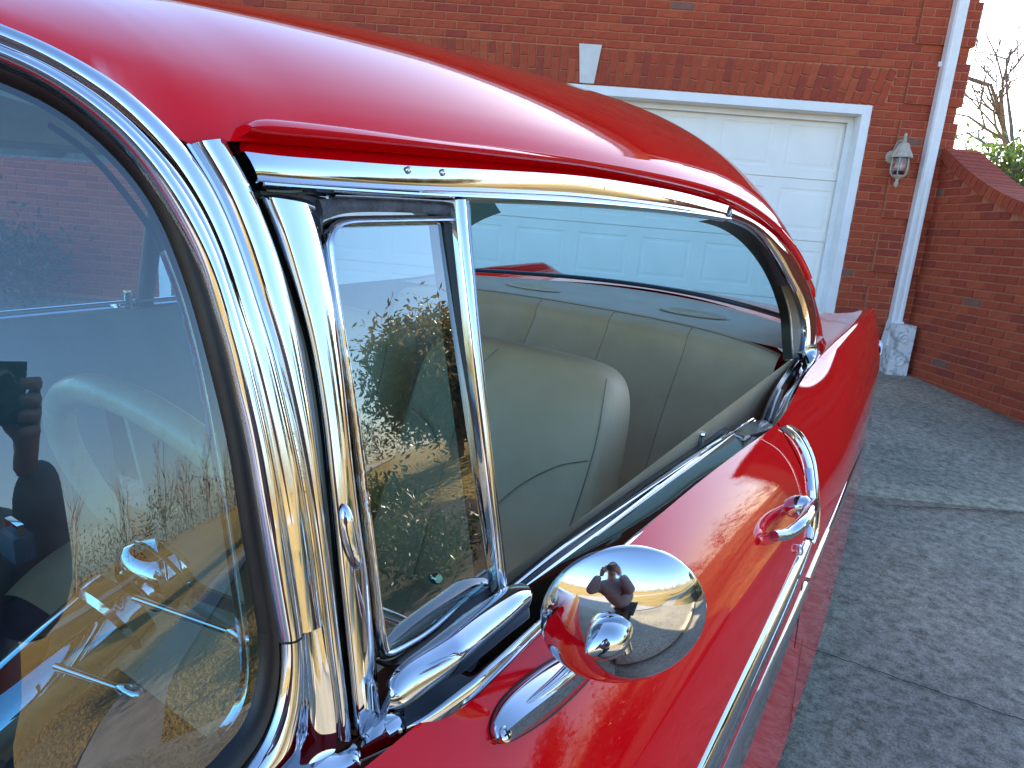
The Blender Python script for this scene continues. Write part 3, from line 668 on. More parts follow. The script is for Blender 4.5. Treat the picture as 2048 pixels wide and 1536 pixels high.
def cushion(fn, nu, nv): return [[fn(u, v) for u in np.linspace(0, 1, nu)] for v in np.linspace(0, 1, nv)]
# rear seat: rounded top roll, back sloping forward and down
def rear_back(u, v):
    x = -.70+1.40*u; e = (abs(2*u-1))**5
    ytop = 1.985-.10*(x/.70)**2
    if v < .22:
        a = v/.22*math.pi/2; y = ytop-.075*math.sin(a); z = .994-.055*(1-math.cos(a)); 
    else:
        t = (v-.22)/.78; y = ytop-.075-.27*t-.03*math.sin(math.pi*t); z = .939-.53*t
    puff = 0
    for xs in (-.42, -.14, .14, .42): puff -= .008*math.exp(-((x-xs)/.018)**2)*min(1, v*4)
    return (x, y-.02*e*0-puff*-.0+(-puff), z-.03*e)
rs = empty('rear_seat', car)
MB().grid(cushion(rear_back, 141, 40)).build('backrest', BEIGE, rs, ang=0)
for xs in (-.42, -.14, .14, .42):
    MB().tube([np.array(rear_back((xs+.70)/1.40, v))+np.array([0, .0005, .0005]) for v in np.linspace(.06, .9, 30)], .0012, 6).build('seam', SEAM, rs)
MB().tube([np.array(rear_back(u, .045))+np.array([0, 0, .0015]) for u in np.linspace(.01, .99, 60)], .0012, 6).build('seam', SEAM, rs)
def rear_cush(u, v):
    x = -.68+1.36*u; e = (abs(2*u-1))**6
    return (x, 1.66-.5*v, .50-.05*e-.06*v**6+.02*math.sin(math.pi*v))
MB().grid(cushion(rear_cush, 40, 14)).build('cushion', BEIGE, rs, ang=0)
# arm-rest bulge of the rear side panel
rows = []
for t in np.linspace(0, 1, 20):
    y = 1.25+.55*t; h = .80+.03*math.sin(t*math.pi)
    rows.append([(.70, y, .35), (.70-.07*math.sin(math.pi*min(1, t*1.0))-.01, y, .55), (.70-.09*math.sin(math.pi*t)-.01, y, h-.05), (.70-.05*math.sin(math.pi*t), y, h), (.72, y, h+.01)])
MB().grid(rows).build('armrest', BEIGE, rs, ang=0)

# front seats: two leaning back-rests, rounded corners
def front_back(x0, x1):
    def f(u, v):
        c = (x0+x1)/2; hw = (x1-x0)/2; 
        a = u*2*math.pi
        return None
    prt = MB()
    n = 64; rws = []
    def outline(k, yo):   # rounded outline in (x, s) with s along the back
        out = []
        for i in range(n):
            t = 2*math.pi*i/n; ct, st_ = math.cos(t), math.sin(t)
            e = 2/6.5 if st_ > 0 else 2/9.0
            X = math.copysign(abs(ct)**e, ct)*((x1-x0)/2*k); S = math.copysign(abs(st_)**e, st_)*(.30*k)
            S0 = .745
            s_ = S0+S
            taper = 1-.10*max(0, (s_-.55)/.5)
            out.append(((x0+x1)/2+X*taper, .985+.34*(s_-.72)+yo*.95, s_+.0-yo*.30))
        return out
    for k, yo in ((.02, .0), (.5, -.006), (.86, .0), (.93, .004), (.965, .014), (.985, .03), (1.0, .055), (1.0, .10), (.97, .125), (.90, .14), (.02, .15)):
        rws.append(outline(k, yo))
    return prt.grid(rws, True)
fs = empty('front_seat', car)
FX = [(.02, .582), (-.582, -.02)]
for x0, x1 in FX:
    front_back(x0, x1).build('backrest', BEIGE, fs, ang=0)
def fb_pt(x, s_, yo=-.0065): return np.array([x+.008, .985+.34*(s_-.72)+yo*.95, s_+.012-yo*.30])
for X0 in (.02, -.565):
    MB().tube(catmull([fb_pt(X0+.500, 1.0, .004), fb_pt(X0+.512, .88, .002), fb_pt(X0+.505, .74, .001), fb_pt(X0+.49, .62, 0), fb_pt(X0+.47, .50, 0)], 30), .0012, 6).build('seam', SEAM, fs)
    MB().tube(catmull([fb_pt(X0+.505, .84, .001), fb_pt(X0+.44, .81, -.004), fb_pt(X0+.36, .74), fb_pt(X0+.30, .64), fb_pt(X0+.27, .50)], 30), .0012, 6).build('seam', SEAM, fs)
    MB().tube(catmull([fb_pt(X0+.24, 1.01), fb_pt(X0+.20, .95), fb_pt(X0+.18, .80), fb_pt(X0+.17, .50)], 30), .0012, 6).build('seam', SEAM, fs)
    MB().tube(catmull([fb_pt(X0+.05, .84), fb_pt(X0+.12, .81), fb_pt(X0+.17, .74)], 20), .0012, 6).build('seam', SEAM, fs)
def front_cush(u, v):
    x = -.60+1.20*u; e = abs(2*u-1)**6
    return (x, .93-.52*v, .50-.05*e-.07*v**5+.025*math.sin(math.pi*v))
MB().grid(cushion(front_cush, 50, 16)).build('cushion', BEIGE, fs, ang=0)
# seat belt buckle on a stalk
bk = onx(32, 1072, .10)
MB().box((bk[0]-.022, bk[1]-.012, bk[2]-.03), (bk[0]+.022, bk[1]+.012, bk[2]+.006)).build('buckle', GREYVINYL, fs)
MB().box((bk[0]-.018, bk[1]-.004, bk[2]+.006), (bk[0]+.018, bk[1]+.004, bk[2]+.022)).build('buckle', CHROME, fs)

# interior shell: floor, door cards, far windows
MB().box((-.72, -.35, .26), (.72, 2.4, .29)).build('floor', GREYVINYL, car)
for s in (1, -1):
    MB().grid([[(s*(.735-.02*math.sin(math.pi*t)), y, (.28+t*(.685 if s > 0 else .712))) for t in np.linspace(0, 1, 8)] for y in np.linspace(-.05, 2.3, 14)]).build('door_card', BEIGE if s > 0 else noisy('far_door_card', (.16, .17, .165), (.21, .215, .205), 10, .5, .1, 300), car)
MB().tube([(-.742, y, .992-.004*y) for y in np.linspace(-.02, 1.25, 10)], .013, 8).build('far_belt_moulding', CHROME, car)
MB().tube([(-.70, y, 1.012-.004*y) for y in np.linspace(-.02, 1.25, 10)], .004, 8).build('far_belt_moulding', CHROME, car)
MB().tube([(-.735, .86, .99), (-.64, .87, 1.33)], .022, 10).build('far_vent_post', noisy('dark_chrome', (.02, .025, .03), (.04, .045, .05), 10, .3), car)
MB().lathe([(.0001, .03), (.012, .028), (.014, .01), (.009, 0), (.009, -.02)], (-.70, .80, 1.01), (0, 0, 1), 12).build('far_latch', CHROME, car)
MB().tube([(-.63, y, 1.365) for y in np.linspace(.15, 1.6, 10)], .018, 8).build('far_window_rail', CHROME, car)
# lock button
LP = onx(1403, 874, .735)
MB().lathe([(.0001, .010), (.0075, .0095), (.0085, .006), (.007, .003), (.0045, .001), (.0048, -.016), (.009, -.018), (.009, -.022)], LP, (0, 0, 1), 18).build('lock_button', CHROME, door)
MB().box((LP[0]-.02, LP[1]-.01, LP[2]-.035), (LP[0]+.015, LP[1]+.14, LP[2]-.022)).build('door_card_top', noisy('dark_trim', (.03, .03, .028), (.05, .05, .045), 20, .4), door)
MB().grid([[(.725+.02*t, y, zt(y)-.035+.005*t) for t in np.linspace(0, 1, 4)] for y in np.linspace(.3, 1.25, 20)]).build('door_card_top', noisy('dark_trim_top', (.035, .034, .03), (.06, .058, .05), 20, .4), door)

# dashboard and column
rows = []
for t in np.linspace(0, 1, 24):
    a = t*math.pi*.62
    rows.append([(x, -.16-.05*(1-(x/.72)**2)+.13*math.sin(a)-.0, .93-.16*(1-math.cos(a))) for x in np.linspace(-.70, .70, 21)])
MB().grid(rows).build('dashboard', BLACK, car)
_el, _az = math.radians(23.7), math.radians(-4.2); AX = np.array([math.sin(_az)*math.cos(_el), math.cos(_az)*math.cos(_el), math.sin(_el)])
WC = np.array([.405, .274, .953]); HUB = WC-AX*.065; RW = .206
sw = empty('steering_wheel', car)
u_ = np.cross(AX, [0, 0, 1]); u_ /= np.linalg.norm(u_); v_ = np.cross(AX, u_)*-1
ring = [WC+RW*(math.cos(t)*u_+math.sin(t)*v_) for t in np.linspace(0, 2*math.pi, 97)]
MB().tube(ring, .0165, 14, cap=False).build('rim', TAN, sw)
for a_ in (math.radians(90), math.radians(210), math.radians(330)):
    d_ = math.cos(a_)*u_+math.sin(a_)*v_
    side = np.cross(AX, d_)
    rws = []
    for t in np.linspace(0, 1, 12):
        c = HUB+d_*(.03+(RW-.035)*t)+AX*(.012+.050*t)
        wd = .022-.008*t
        rws.append([c+side*wd-AX*.002, c+side*wd*.8+AX*.003, c-side*wd*.8+AX*.003, c-side*wd-AX*.002])
    MB().grid(rws, True, True).build('spoke', CHROME, sw)
MB().lathe([(.0001, .032), (.025, .032), (.042, .022), (.046, .0), (.040, -.012), (.030, -.02)], HUB, AX, 36).build('hub', CHROME, sw)
MB().lathe([(.030, -.03), (.044, -.034), (.046, -.055), (.030, -.075)], HUB, AX, 36).build('collar', CHROME_DULL, sw)
colm = MB().lathe([(.038, -.05), (.041, -.06), (.041, -.19), (.038, -.195), (.038, -.60)], HUB, AX, 40).build('steering_column', CHROME, car, ang=30)
tl0 = onx(268, 1196, HUB[0]+.05); tl1 = tl0+np.array([.15, .03, .015])
def lever(p0, p1, nm):
    o_ = MB().tube([p0, p0*.5+p1*.5, p1], [.0032, .0030, .0028], 10).build(nm, CHROME, car)
    d = (p1-p0)/np.linalg.norm(p1-p0)
    MB().tube([p1-d*.002, p1+d*.008, p1+d*.022, p1+d*.026], [.003, .0055, .0055, .002], 10).build('knob', CHROME, o_)
lever(ony(270, 1197, .12), ony(462, 1264, .125), 'turn_signal_lever')
lever(ony(112, 1333, .08), ony(240, 1377, .09), 'gear_lever')
MB().box((.02, .01, 1.345), (.20, .03, 1.395)).build('rear_view_mirror', GREYVINYL, car)

# ================================================================== GROUND (world coordinates)
SL = M3 @ np.array([0, 1, 0]); SX = M3 @ np.array([1.0, 0, 0])

Nw = M3 @ np.array([0, 0, 1.0])           # driveway normal
def plane_h(x, y): return -(Nw[0]*x+Nw[1]*y)/Nw[2]
def softc(v, lo, hi, k=1.5):
    if v < lo: return lo-k*(1-math.exp(-(lo-v)/k))
    if v > hi: return hi+k*(1-math.exp(-(v-hi)/k))
    return v
def lat_of(x, y): return float((np.array([x, y, 0])-np.array([CAMW[0], CAMW[1], 0])) @ LAT)
def dep_of(x, y): return float((np.array([x, y, 0])-np.array([CAMW[0], CAMW[1], 0])) @ NG)-D_WALL
def gh(x, y):
    h = plane_h(softc(x, -6, 4), softc(y, -5, 10))
    la, de = lat_of(x, y), dep_of(x, y)
    if la > 3.55:                          # lawn climbs to the right of the wall
        t = min(1, (la-3.55)/5.0); rise = .60*t*t*(3-2*t)*(1 if de > -7 else max(0, 1-(-7-de)/6))
        h += rise
    return h
def axis(): 
    a = np.concatenate([np.linspace(-220, -30, 14), np.linspace(-26, -10, 9), np.linspace(-9, 16, 90), np.linspace(17, 30, 14), np.linspace(34, 220, 14)]); return a
xs_, ys_ = axis(), axis()
rows = [[(x, y, gh(x, y)-.012) for x in xs_] for y in ys_]
def lawn_mat():
    m, nt, b = newmat('winter_lawn')
    tc = N(nt, 'ShaderNodeTexCoord')
    a = N(nt, 'ShaderNodeTexNoise'); a.inputs['Scale'].default_value = .6; a.inputs['Detail'].default_value = 8
    c = N(nt, 'ShaderNodeTexNoise'); c.inputs['Scale'].default_value = 14; c.inputs['Detail'].default_value = 8
    nt.links.new(tc.outputs['Object'], a.inputs['Vector']); nt.links.new(tc.outputs['Object'], c.inputs['Vector'])
    r = N(nt, 'ShaderNodeValToRGB'); e = r.color_ramp.elements
    e[0].position = .3; e[0].color = (.20, .16, .055, 1); e[1].position = .7; e[1].color = (.46, .32, .12, 1); k = e.new(.5); k.color = (.38, .26, .09, 1)
    mx = N(nt, 'ShaderNodeMath', operation='MULTIPLY_ADD'); mx.inputs[1].default_value = .5
    ad = N(nt, 'ShaderNodeMath', operation='MULTIPLY'); ad.inputs[1].default_value = .5
    nt.links.new(a.outputs['Fac'], ad.inputs[0]); nt.links.new(c.outputs['Fac'], mx.inputs[0]); nt.links.new(ad.outputs[0], mx.inputs[2])
    nt.links.new(mx.outputs[0], r.inputs['Fac']); nt.links.new(r.outputs['Color'], b.inputs['Base Color'])
    setp(b, rough=.9, spec=.1)
    bp = N(nt, 'ShaderNodeBump'); bp.inputs['Strength'].default_value = .8; bp.inputs['Distance'].default_value = .05
    nt.links.new(c.outputs['Fac'], bp.inputs['Height']); nt.links.new(bp.outputs['Normal'], b.inputs['Normal'])
    return m
tag(MB().grid(rows).build('lawn_ground', lawn_mat(), None, ang=0), kind='structure')

def concrete_mat():
    m, nt, b = newmat('weathered_concrete')
    tc = N(nt, 'ShaderNodeTexCoord')
    def nz(s, d=6, rg=.6, dist=0):
        n = N(nt, 'ShaderNodeTexNoise'); n.inputs['Scale'].default_value = s; n.inputs['Detail'].default_value = d; n.inputs['Roughness'].default_value = rg; n.inputs['Distortion'].default_value = dist
        nt.links.new(tc.outputs['Object'], n.inputs['Vector']); return n
    def ramp(src, stops):
        r = N(nt, 'ShaderNodeValToRGB'); e = r.color_ramp.elements
        e[0].position, e[0].color = stops[0][0], (*stops[0][1], 1); e[1].position, e[1].color = stops[-1][0], (*stops[-1][1], 1)
        for p, c in stops[1:-1]: k = e.new(p); k.color = (*c, 1)
        nt.links.new(src, r.inputs['Fac']); return r
    def mix(a, bb, f, mode='MULTIPLY'):
        x = N(nt, 'ShaderNodeMixRGB', blend_type=mode)
        if isinstance(f, float): x.inputs[0].default_value = f
        else: nt.links.new(f, x.inputs[0])
        nt.links.new(a, x.inputs[1]); nt.links.new(bb, x.inputs[2]); return x.outputs[0]
    big = nz(.9, 5); mid = nz(26, 8, .72, .2); fine = nz(150, 3, .6)
    base = ramp(mid.outputs['Fac'], [(.30, (.165, .138, .092)), (.44, (.325, .275, .188)), (.57, (.48, .41, .29)), (.75, (.63, .545, .395))])
    bigr = ramp(big.outputs['Fac'], [(.35, (.66, .70, .76)), (.6, (1, 1, 1))])
    c1 = mix(base.outputs[0], bigr.outputs[0], 1.0)
    fr = ramp(fine.outputs['Fac'], [(.38, (.55, .55, .55)), (.52, (1, 1, 1)), (.7, (1.1, 1.1, 1.08))])
    c2 = mix(c1, fr.outputs[0], .8)
    nt.links.new(c2, b.inputs['Base Color']); setp(b, rough=.85, spec=.25)
    bp = N(nt, 'ShaderNodeBump'); bp.inputs['Strength'].default_value = .5; bp.inputs['Distance'].default_value = .004
    nt.links.new(fine.outputs['Fac'], bp.inputs['Height']); nt.links.new(bp.outputs['Normal'], b.inputs['Normal'])
    return m
CONC = concrete_mat()
PATCH = noisy('smooth_concrete_patch', (.12, .13, .14), (.17, .18, .19), 7, .8, .15, 150)
def gsheet(name, poly_fn, nu, nv, dz, mat, **k):
    rows = []
    for i in range(nu):
        rows.append([])
        for j in range(nv):
            x, y = poly_fn(i/(nu-1), j/(nv-1)); rows[-1].append((x, y, gh(x, y)+dz))
    return MB().grid(rows).build(name, mat, None, ang=0)
def gl(la, de): p = G(la, de, 0); return p[0], p[1]
# apron in house-aligned coordinates, laid in slabs with open joints
EDGE_R = 3.50
slabs = []
dd = [0.02, -3.1, -6.2, -9.3]; ll_ = [-6.0, -2.9, .25, EDGE_R]
drv = empty('driveway'); tag(drv, kind='structure')
drv.matrix_world = Matrix.Identity(4)
for i in range(len(dd)-1):
    for j in range(len(ll_)-1):
        a0, a1, b0_, b1_ = dd[i], dd[i+1], ll_[j], ll_[j+1]; g_ = .0025
        rows = []
        for u in np.linspace(0, 1, 14):
            rows.append([])
            for v in np.linspace(0, 1, 14):
                la = b0_+g_+(b1_-b0_-2*g_)*v; de = a0-g_+(a1-a0+2*g_)*u
                x, y = gl(la, de); rows[-1].append((x, y, min(gh(x, y), plane_h(softc(x, -6, 4), softc(y, -5, 10)))+.004))
        o = MB().grid(rows).build('slab', CONC, drv, ang=0)
        md = o.modifiers.new('thick', 'SOLIDIFY'); md.thickness = .09; md.offset = -1
# far driveway running off behind the camera and bending away
path = catmull([gl(-1.2, -9.3), gl(-1.0, -14), gl(1.5, -20), gl(8, -25), gl(18, -27), gl(40, -27)], 50)
rows = []
for i, p in enumerate(path):
    t = path[min(i+1, 49)]-path[max(i-1, 0)]; t /= np.linalg.norm(t); nrm = np.array([-t[1], t[0]])
    wdt = 4.4-2.4*min(1, i/8)
    rows.append([(p[0]+nrm[0]*wdt*s, p[1]+nrm[1]*wdt*s, gh(p[0]+nrm[0]*wdt*s, p[1]+nrm[1]*wdt*s)+.004) for s in np.linspace(-1, 1, 7)])
tag(MB().grid(rows).build('driveway_lane', noisy('pale_concrete', (.34, .30, .24), (.42, .38, .31), 3, .85, .2, 80), None, ang=0), kind='structure')
# garden path on the lawn to the right
pth = catmull([gl(3.5, -8.9), gl(5.4, -9.4), gl(8.0, -8.2), gl(10.5, -6.2), gl(15, -3.0), gl(20, -1.2)], 40); rows = []
for i, p in enumerate(pth):
    t = pth[min(i+1, 39)]-pth[max(i-1, 0)]; t /= np.linalg.norm(t); nrm = np.array([-t[1], t[0]])
    rows.append([(p[0]+nrm[0]*.6*s, p[1]+nrm[1]*.6*s, gh(p[0]+nrm[0]*.6*s, p[1]+nrm[1]*.6*s)+.01) for s in (-1, -.5, 0, .5, 1)])
tag(MB().grid(rows).build('garden_path', noisy('path_concrete', (.32, .28, .22), (.40, .36, .29), 4, .85), None, ang=0), kind='structure')
# pale patched area and cracks on the near slab
def crack(pts, wd):
    c = catmull(np.array([W(onz(q[0], q[1], 0)) for q in pts]), 40); rows = []
    for i, p in enumerate(c):
        t = c[min(i+1, 39)]-c[max(i-1, 0)]; t /= np.linalg.norm(t); nrm = np.array([-t[1], t[0], 0]); j = random.uniform(-.004, .004)
        rows.append([(p+nrm*(s*wd*random.uniform(.5, 1.3)+j)) for s in (-1, 1)])
    rows = [[(q[0], q[1], gh(q[0], q[1])+.010) for q in r] for r in rows]
    MB().grid(rows).build('crack', noisy('crack_dark', (.02, .02, .02), (.03, .03, .03), 30, .9), drv, ang=0)
crack([(1612, 1298), (1680, 1322), (1760, 1350), (1840, 1378), (1920, 1404), (2056, 1450)], .0025)
crack([(1740, 1012), (1850, 1018), (1960, 1024), (2056, 1030)], .0035)

# ================================================================== HOUSE
house = empty('brick_house', mw=MG()); tag(house, 'red brick house with a wide white garage door under a flat brick arch', 'house')
LB = .2032; CH = .0677; JT = .011; WR = 3.24
BR_COL = [((.335, .048, .017), (.395, .063, .023)), ((.295, .040, .016), (.35, .052, .020)), ((.37, .060, .021), (.425, .078, .028)), ((.265, .036, .018), (.31, .047, .024)), ((.18, .078, .056), (.23, .098, .07))]
BRM = [noisy('brick_fired_%d' % i, a, b, 28, .85, .35, 220) for i, (a, b) in enumerate(BR_COL)]
def brick_mat_id(): return random.choices(range(5), [44, 28, 15, 12, 1.6])[0]
MORTAR = noisy('mortar', (.40, .135, .065), (.48, .175, .09), 40, .95, .3, 200)
WHITE = noisy('white_trim_paint', (.74, .74, .73), (.80, .80, .79), 6, .45)
CREAM = noisy('garage_door_paint', (.80, .77, .71), (.84, .81, .75), 4, .5)
def bevel_box(lx, ly, lz, b):
    """brick with its front edges (towards -y) eased; origin at its centre back"""
    x, z = lx/2, lz/2
    V = [(-x, 0, -z), (x, 0, -z), (x, 0, z), (-x, 0, z), (-x, -ly+b, -z), (x, -ly+b, -z), (x, -ly+b, z), (-x, -ly+b, z), (-x+b, -ly, -z+b), (x-b, -ly, -z+b), (x-b, -ly, z-b), (-x+b, -ly, z-b)]
    Fc = [(0, 1, 5, 4), (1, 2, 6, 5), (2, 3, 7, 6), (3, 0, 4, 7), (4, 5, 9, 8), (5, 6, 10, 9), (6, 7, 11, 10), (7, 4, 8, 11), (8, 9, 10, 11)]
    return V, Fc
_bm = {}
def brick_mesh(lx, lz, mid, ly=.008):
    k = (round(lx, 3), round(lz, 3), mid, ly)
    if k not in _bm:
        V, Fc = bevel_box(lx, ly, lz, .003); me = bpy.data.meshes.new('brick'); me.from_pydata(V, [], Fc); me.update(); me.materials.append(BRM[mid]); _bm[k] = me
    return _bm[k]
RC = np.linalg.inv(M3)
def project_w(p):
    d = RC @ np.asarray(p)-CAM_O; z = d @ FW
    if z < .1: return None
    return CX+F_PX*(d @ RT)/z, CY-F_PX*(d @ UP)/z, z
def inframe(p, m=20):
    q = project_w(p); return q is not None and -m < q[0] < 2048+m and -m < q[1] < 1536+m
def place_bricks(lst, parent, pm, cap_n, seen):
    """lst: (local matrix, lx, lz, mat id). The ones that show largest become objects, the rest one joined part."""
    sc_ = []
    for b in lst:
        wp = pm @ b[0].translation; q = project_w(wp); s = -1
        if q and seen(q[0], q[1]): s = b[1]*b[2]/q[2]**2
        sc_.append(s)
    order = sorted(range(len(lst)), key=lambda i: -sc_[i]); ind = [i for i in order[:cap_n] if sc_[i] > 0]; st_ = set(ind)
    for i in ind:
        o = bpy.data.objects.new('brick', brick_mesh(*lst[i][1:4])); col.objects.link(o); o.parent = parent; o.matrix_local = lst[i][0]
    V, Fc, MI = [], [], []
    for i, b in enumerate(lst):
        if i in st_: continue
        v, f = bevel_box(b[1], .008, b[2], .003); k = len(V)
        V += [tuple(b[0] @ Vector(p)) for p in v]; Fc += [tuple(j+k for j in g) for g in f]; MI += [b[3]]*len(f)
    me = bpy.data.meshes.new('bricks'); me.from_pydata(V, [], Fc); me.update()
    for m in BRM: me.materials.append(m)
    me.polygons.foreach_set('material_index', MI)
    o = bpy.data.objects.new('bricks', me); col.objects.link(o); o.parent = parent; o['kind'] = 'stuff'
DOOR_L, DOOR_R, DOOR_H = -2.385, 2.535, 2.265    # outside of the white frame
KC = .075
SP = [(-6.8, -3.90), (DOOR_L, DOOR_R)]
wallm = MB()
TOPW = 4.12
for a, b, z0, z1 in ((-9.5, DOOR_L, 0, TOPW), (DOOR_R, WR, 0, TOPW), (DOOR_L, DOOR_R, DOOR_H, TOPW)):
    wallm.box((a, .002, z0-.6 if z0 == 0 else z0), (b, .25, z1))
wall = wallm.build('wall', MORTAR, house, smooth=False)
def brickwall_mat():
    m, nt, b = newmat('brickwork'); tc = N(nt, 'ShaderNodeTexCoord'); mp = N(nt, 'ShaderNodeMapping'); mp.inputs['Rotation'].default_value = (math.radians(90), 0, 0)
    br = N(nt, 'ShaderNodeTexBrick'); br.inputs['Scale'].default_value = 1; br.inputs['Brick Width'].default_value = LB; br.inputs['Row Height'].default_value = CH; br.inputs['Mortar Size'].default_value = .006
    br.inputs['Color1'].default_value = (.30, .055, .026, 1); br.inputs['Color2'].default_value = (.24, .04, .022, 1); br.inputs['Mortar'].default_value = (.36, .19, .11, 1)
    nt.links.new(tc.outputs['Object'], mp.inputs[0]); nt.links.new(mp.outputs[0], br.inputs[0]); nt.links.new(br.outputs[0], b.inputs['Base Color']); setp(b, rough=.9); return m
BW = brickwall_mat()
MB().box((-9.5, .25, -.5), (WR-.02, 9.0, 4.10)).build('house_body', BW, house, smooth=False)
MB().add([(-10, -.42, 4.20), (WR+.42, -.42, 4.20), (WR+.42, 9.4, 4.20), (-10, 9.4, 4.20), (-6, 4.5, 5.3), (WR-3.4, 4.5, 5.3)], [(0, 1, 5, 4), (1, 2, 5), (2, 3, 4, 5), (3, 0, 4), (0, 3, 2, 1)]).build('roof', noisy('shingles', (.06, .055, .05), (.10, .09, .085), 20, .9), house, smooth=False)
MB().box((-10, -.40, 4.06), (WR+.40, -.02, 4.19)).build('eave', WHITE, house, smooth=False)
ARCH_H = .30
bl_ = []
nc = int(TOPW/CH)
def in_arch(x, z):
    if not (DOOR_H <= z <= DOOR_H+ARCH_H): return False
    k = (z-DOOR_H)/ARCH_H; ext = .10+.13*k
    return DOOR_L-ext < x < DOOR_R+ext
for c in range(nc):
    z = (c+.5)*CH; off = (LB/2 if c % 2 else 0)
    quoin = (c-27) % 7 < 5
    x = -6.9+off
    QL = WR-.45
    while x < WR:
        x0, x1 = x, min(x+LB, WR+(.0))
        x += LB
        segs = [(x0, x1)]
        out = []
        for a, b in segs:
            # door opening
            if z < DOOR_H+CH*.3:
                if b <= DOOR_L or a >= DOOR_R: out.append((a, b))
                else:
                    if a < DOOR_L-.03: out.append((a, DOOR_L))
                    if b > DOOR_R+.03: out.append((DOOR_R, b))
            elif z < DOOR_H+ARCH_H+.01:
                k = (z-DOOR_H)/ARCH_H; e = .095+.065*k
                l, r = DOOR_L-e, DOOR_R+e
                if b <= l or a >= r: out.append((a, b))
                else:
                    if a < l-.03: out.append((a, l))
                    if b > r+.03: out.append((r, b))
            else: out.append((a, b))
        for a, b in out:
            if quoin and b > QL:
                if a < QL-.03: bl_.append((Matrix.Translation((.5*(a+QL), .002, z)), QL-a-JT, CH-JT, brick_mat_id()))
                continue
            if b-a < .035: continue
            d_ = random.uniform(-.0015, .0015)
            bl_.append((Matrix.Translation((.5*(a+b), .002+d_, z)), b-a-JT, CH-JT, brick_mat_id()))
    if quoin:
        a = QL
        for i, L in enumerate(([LB, LB, .065] if c % 2 else [.10, LB, .165])):
            bl_.append((Matrix.Translation((a+L/2, -.024, z)), L-JT, CH-JT, brick_mat_id())); a += L
# quoin backing blocks
qb = MB()
for c in range(nc):
    if (c-27) % 7 == 0 or (c == 0 and False):
        qb.box((QL, -.026, c*CH), (QL+.475, .26, min(c+5, nc)*CH))
for c0 in (-1, 6, 13, 20): pass
qb.build('quoin', MORTAR, house, smooth=False)
# flat arch of two rings of standing bricks, fanning from the middle
NB = int((DOOR_R-DOOR_L+.2)/.0695)
for i in range(NB):
    fx = -1+2*(i+.5)/NB
    xb_ = KC+fx*(DOOR_R-DOOR_L+.18)/2; xt_2 = KC+fx*((DOOR_R-DOOR_L)/2+.155)
    if abs(xb_-KC) < .065: continue
    lean = math.atan2(xt_2-xb_, ARCH_H)
    halves = [(.0, .10), (.10, .30)] if i % 2 else [(.0, .20), (.20, .30)]
    for h0, h1 in halves:
        hm = (h0+h1)/2; xx = xb_+(xt_2-xb_)*hm/ARCH_H
        M_ = Matrix.Translation((xx, -.001, DOOR_H+.004+hm)) @ Matrix.Rotation(-(-math.tan(lean)) if False else lean, 4, 'Y')
        bl_.append((M_, .0695-.009, (h1-h0)-JT, brick_mat_id()))
def seen_wall(x, y):
    if not (0 <= x <= 2048 and 0 <= y <= 1536): return False
    if y < 130-.0 and x > 480+ (y/125.0)*520: return True
    if x > 1120 and y < 210: return True
    if x > 1660 and y < 640: return True
    return False
place_bricks(bl_, wall, MG(), 300, seen_wall)
# keystone
MB().add([(KC-.062, -.03, DOOR_H+.01), (KC+.062, -.03, DOOR_H+.01), (KC+.098, -.03, DOOR_H+.325), (KC-.098, -.03, DOOR_H+.325), (KC-.062, .05, DOOR_H+.01), (KC+.062, .05, DOOR_H+.01), (KC+.098, .05, DOOR_H+.325), (KC-.098, .05, DOOR_H+.325)],
         [(0, 1, 2, 3), (4, 7, 6, 5), (0, 4, 5, 1), (1, 5, 6, 2), (2, 6, 7, 3), (3, 7, 4, 0)]).build('keystone', noisy('limestone', (.58, .57, .54), (.66, .65, .62), 10, .8, .2, 120), house, smooth=False)
# garage door frame, reveal and panels
FWD = .075
fr = MB()
fr.box((DOOR_L, -.012, -.4), (DOOR_L+FWD, .03, DOOR_H)); fr.box((DOOR_R-FWD, -.012, -.4), (DOOR_R, .03, DOOR_H)); fr.box((DOOR_L+FWD, -.012, DOOR_H-FWD), (DOOR_R-FWD, .03, DOOR_H))
fr.box((DOOR_L+FWD-.012, .03, -.4), (DOOR_L+FWD+.002, .22, DOOR_H-FWD)); fr.box((DOOR_R-FWD-.002, .03, -.4), (DOOR_R-FWD+.012, .22, DOOR_H-FWD)); fr.box((DOOR_L+FWD, .03, DOOR_H-FWD-.002), (DOOR_R-FWD, .22, DOOR_H-FWD+.01))
fr.box((DOOR_R-FWD-.05, .14, -.4), (DOOR_R-FWD-.002, .165, DOOR_H-FWD)); fr.box((DOOR_L+FWD+.002, .14, -.4), (DOOR_L+FWD+.05, .165, DOOR_H-FWD)); fr.box((DOOR_L+FWD+.05, .14, DOOR_H-FWD-.05), (DOOR_R-FWD-.05, .165, DOOR_H-FWD-.002))
fr.build('door_frame', WHITE, house, smooth=False)
gx0, gx1, gtop = DOOR_L+FWD+.004, DOOR_R-FWD-.004, DOOR_H-FWD-.006
gd = MB().box((gx0, .20, -.35), (gx1, .23, gtop)).build('garage_door', CREAM, house, smooth=False)
SH_ = .545
V, Fc = [], []
def sect_panel(lx, lz):
    m = MB(); x, z = lx/2, lz/2
    def rect(i, y): return [(-x+i, y, -z+i), (x-i, y, -z+i), (x-i, y, z-i), (-x+i, y, z-i)]
    return rect
pmesh = None
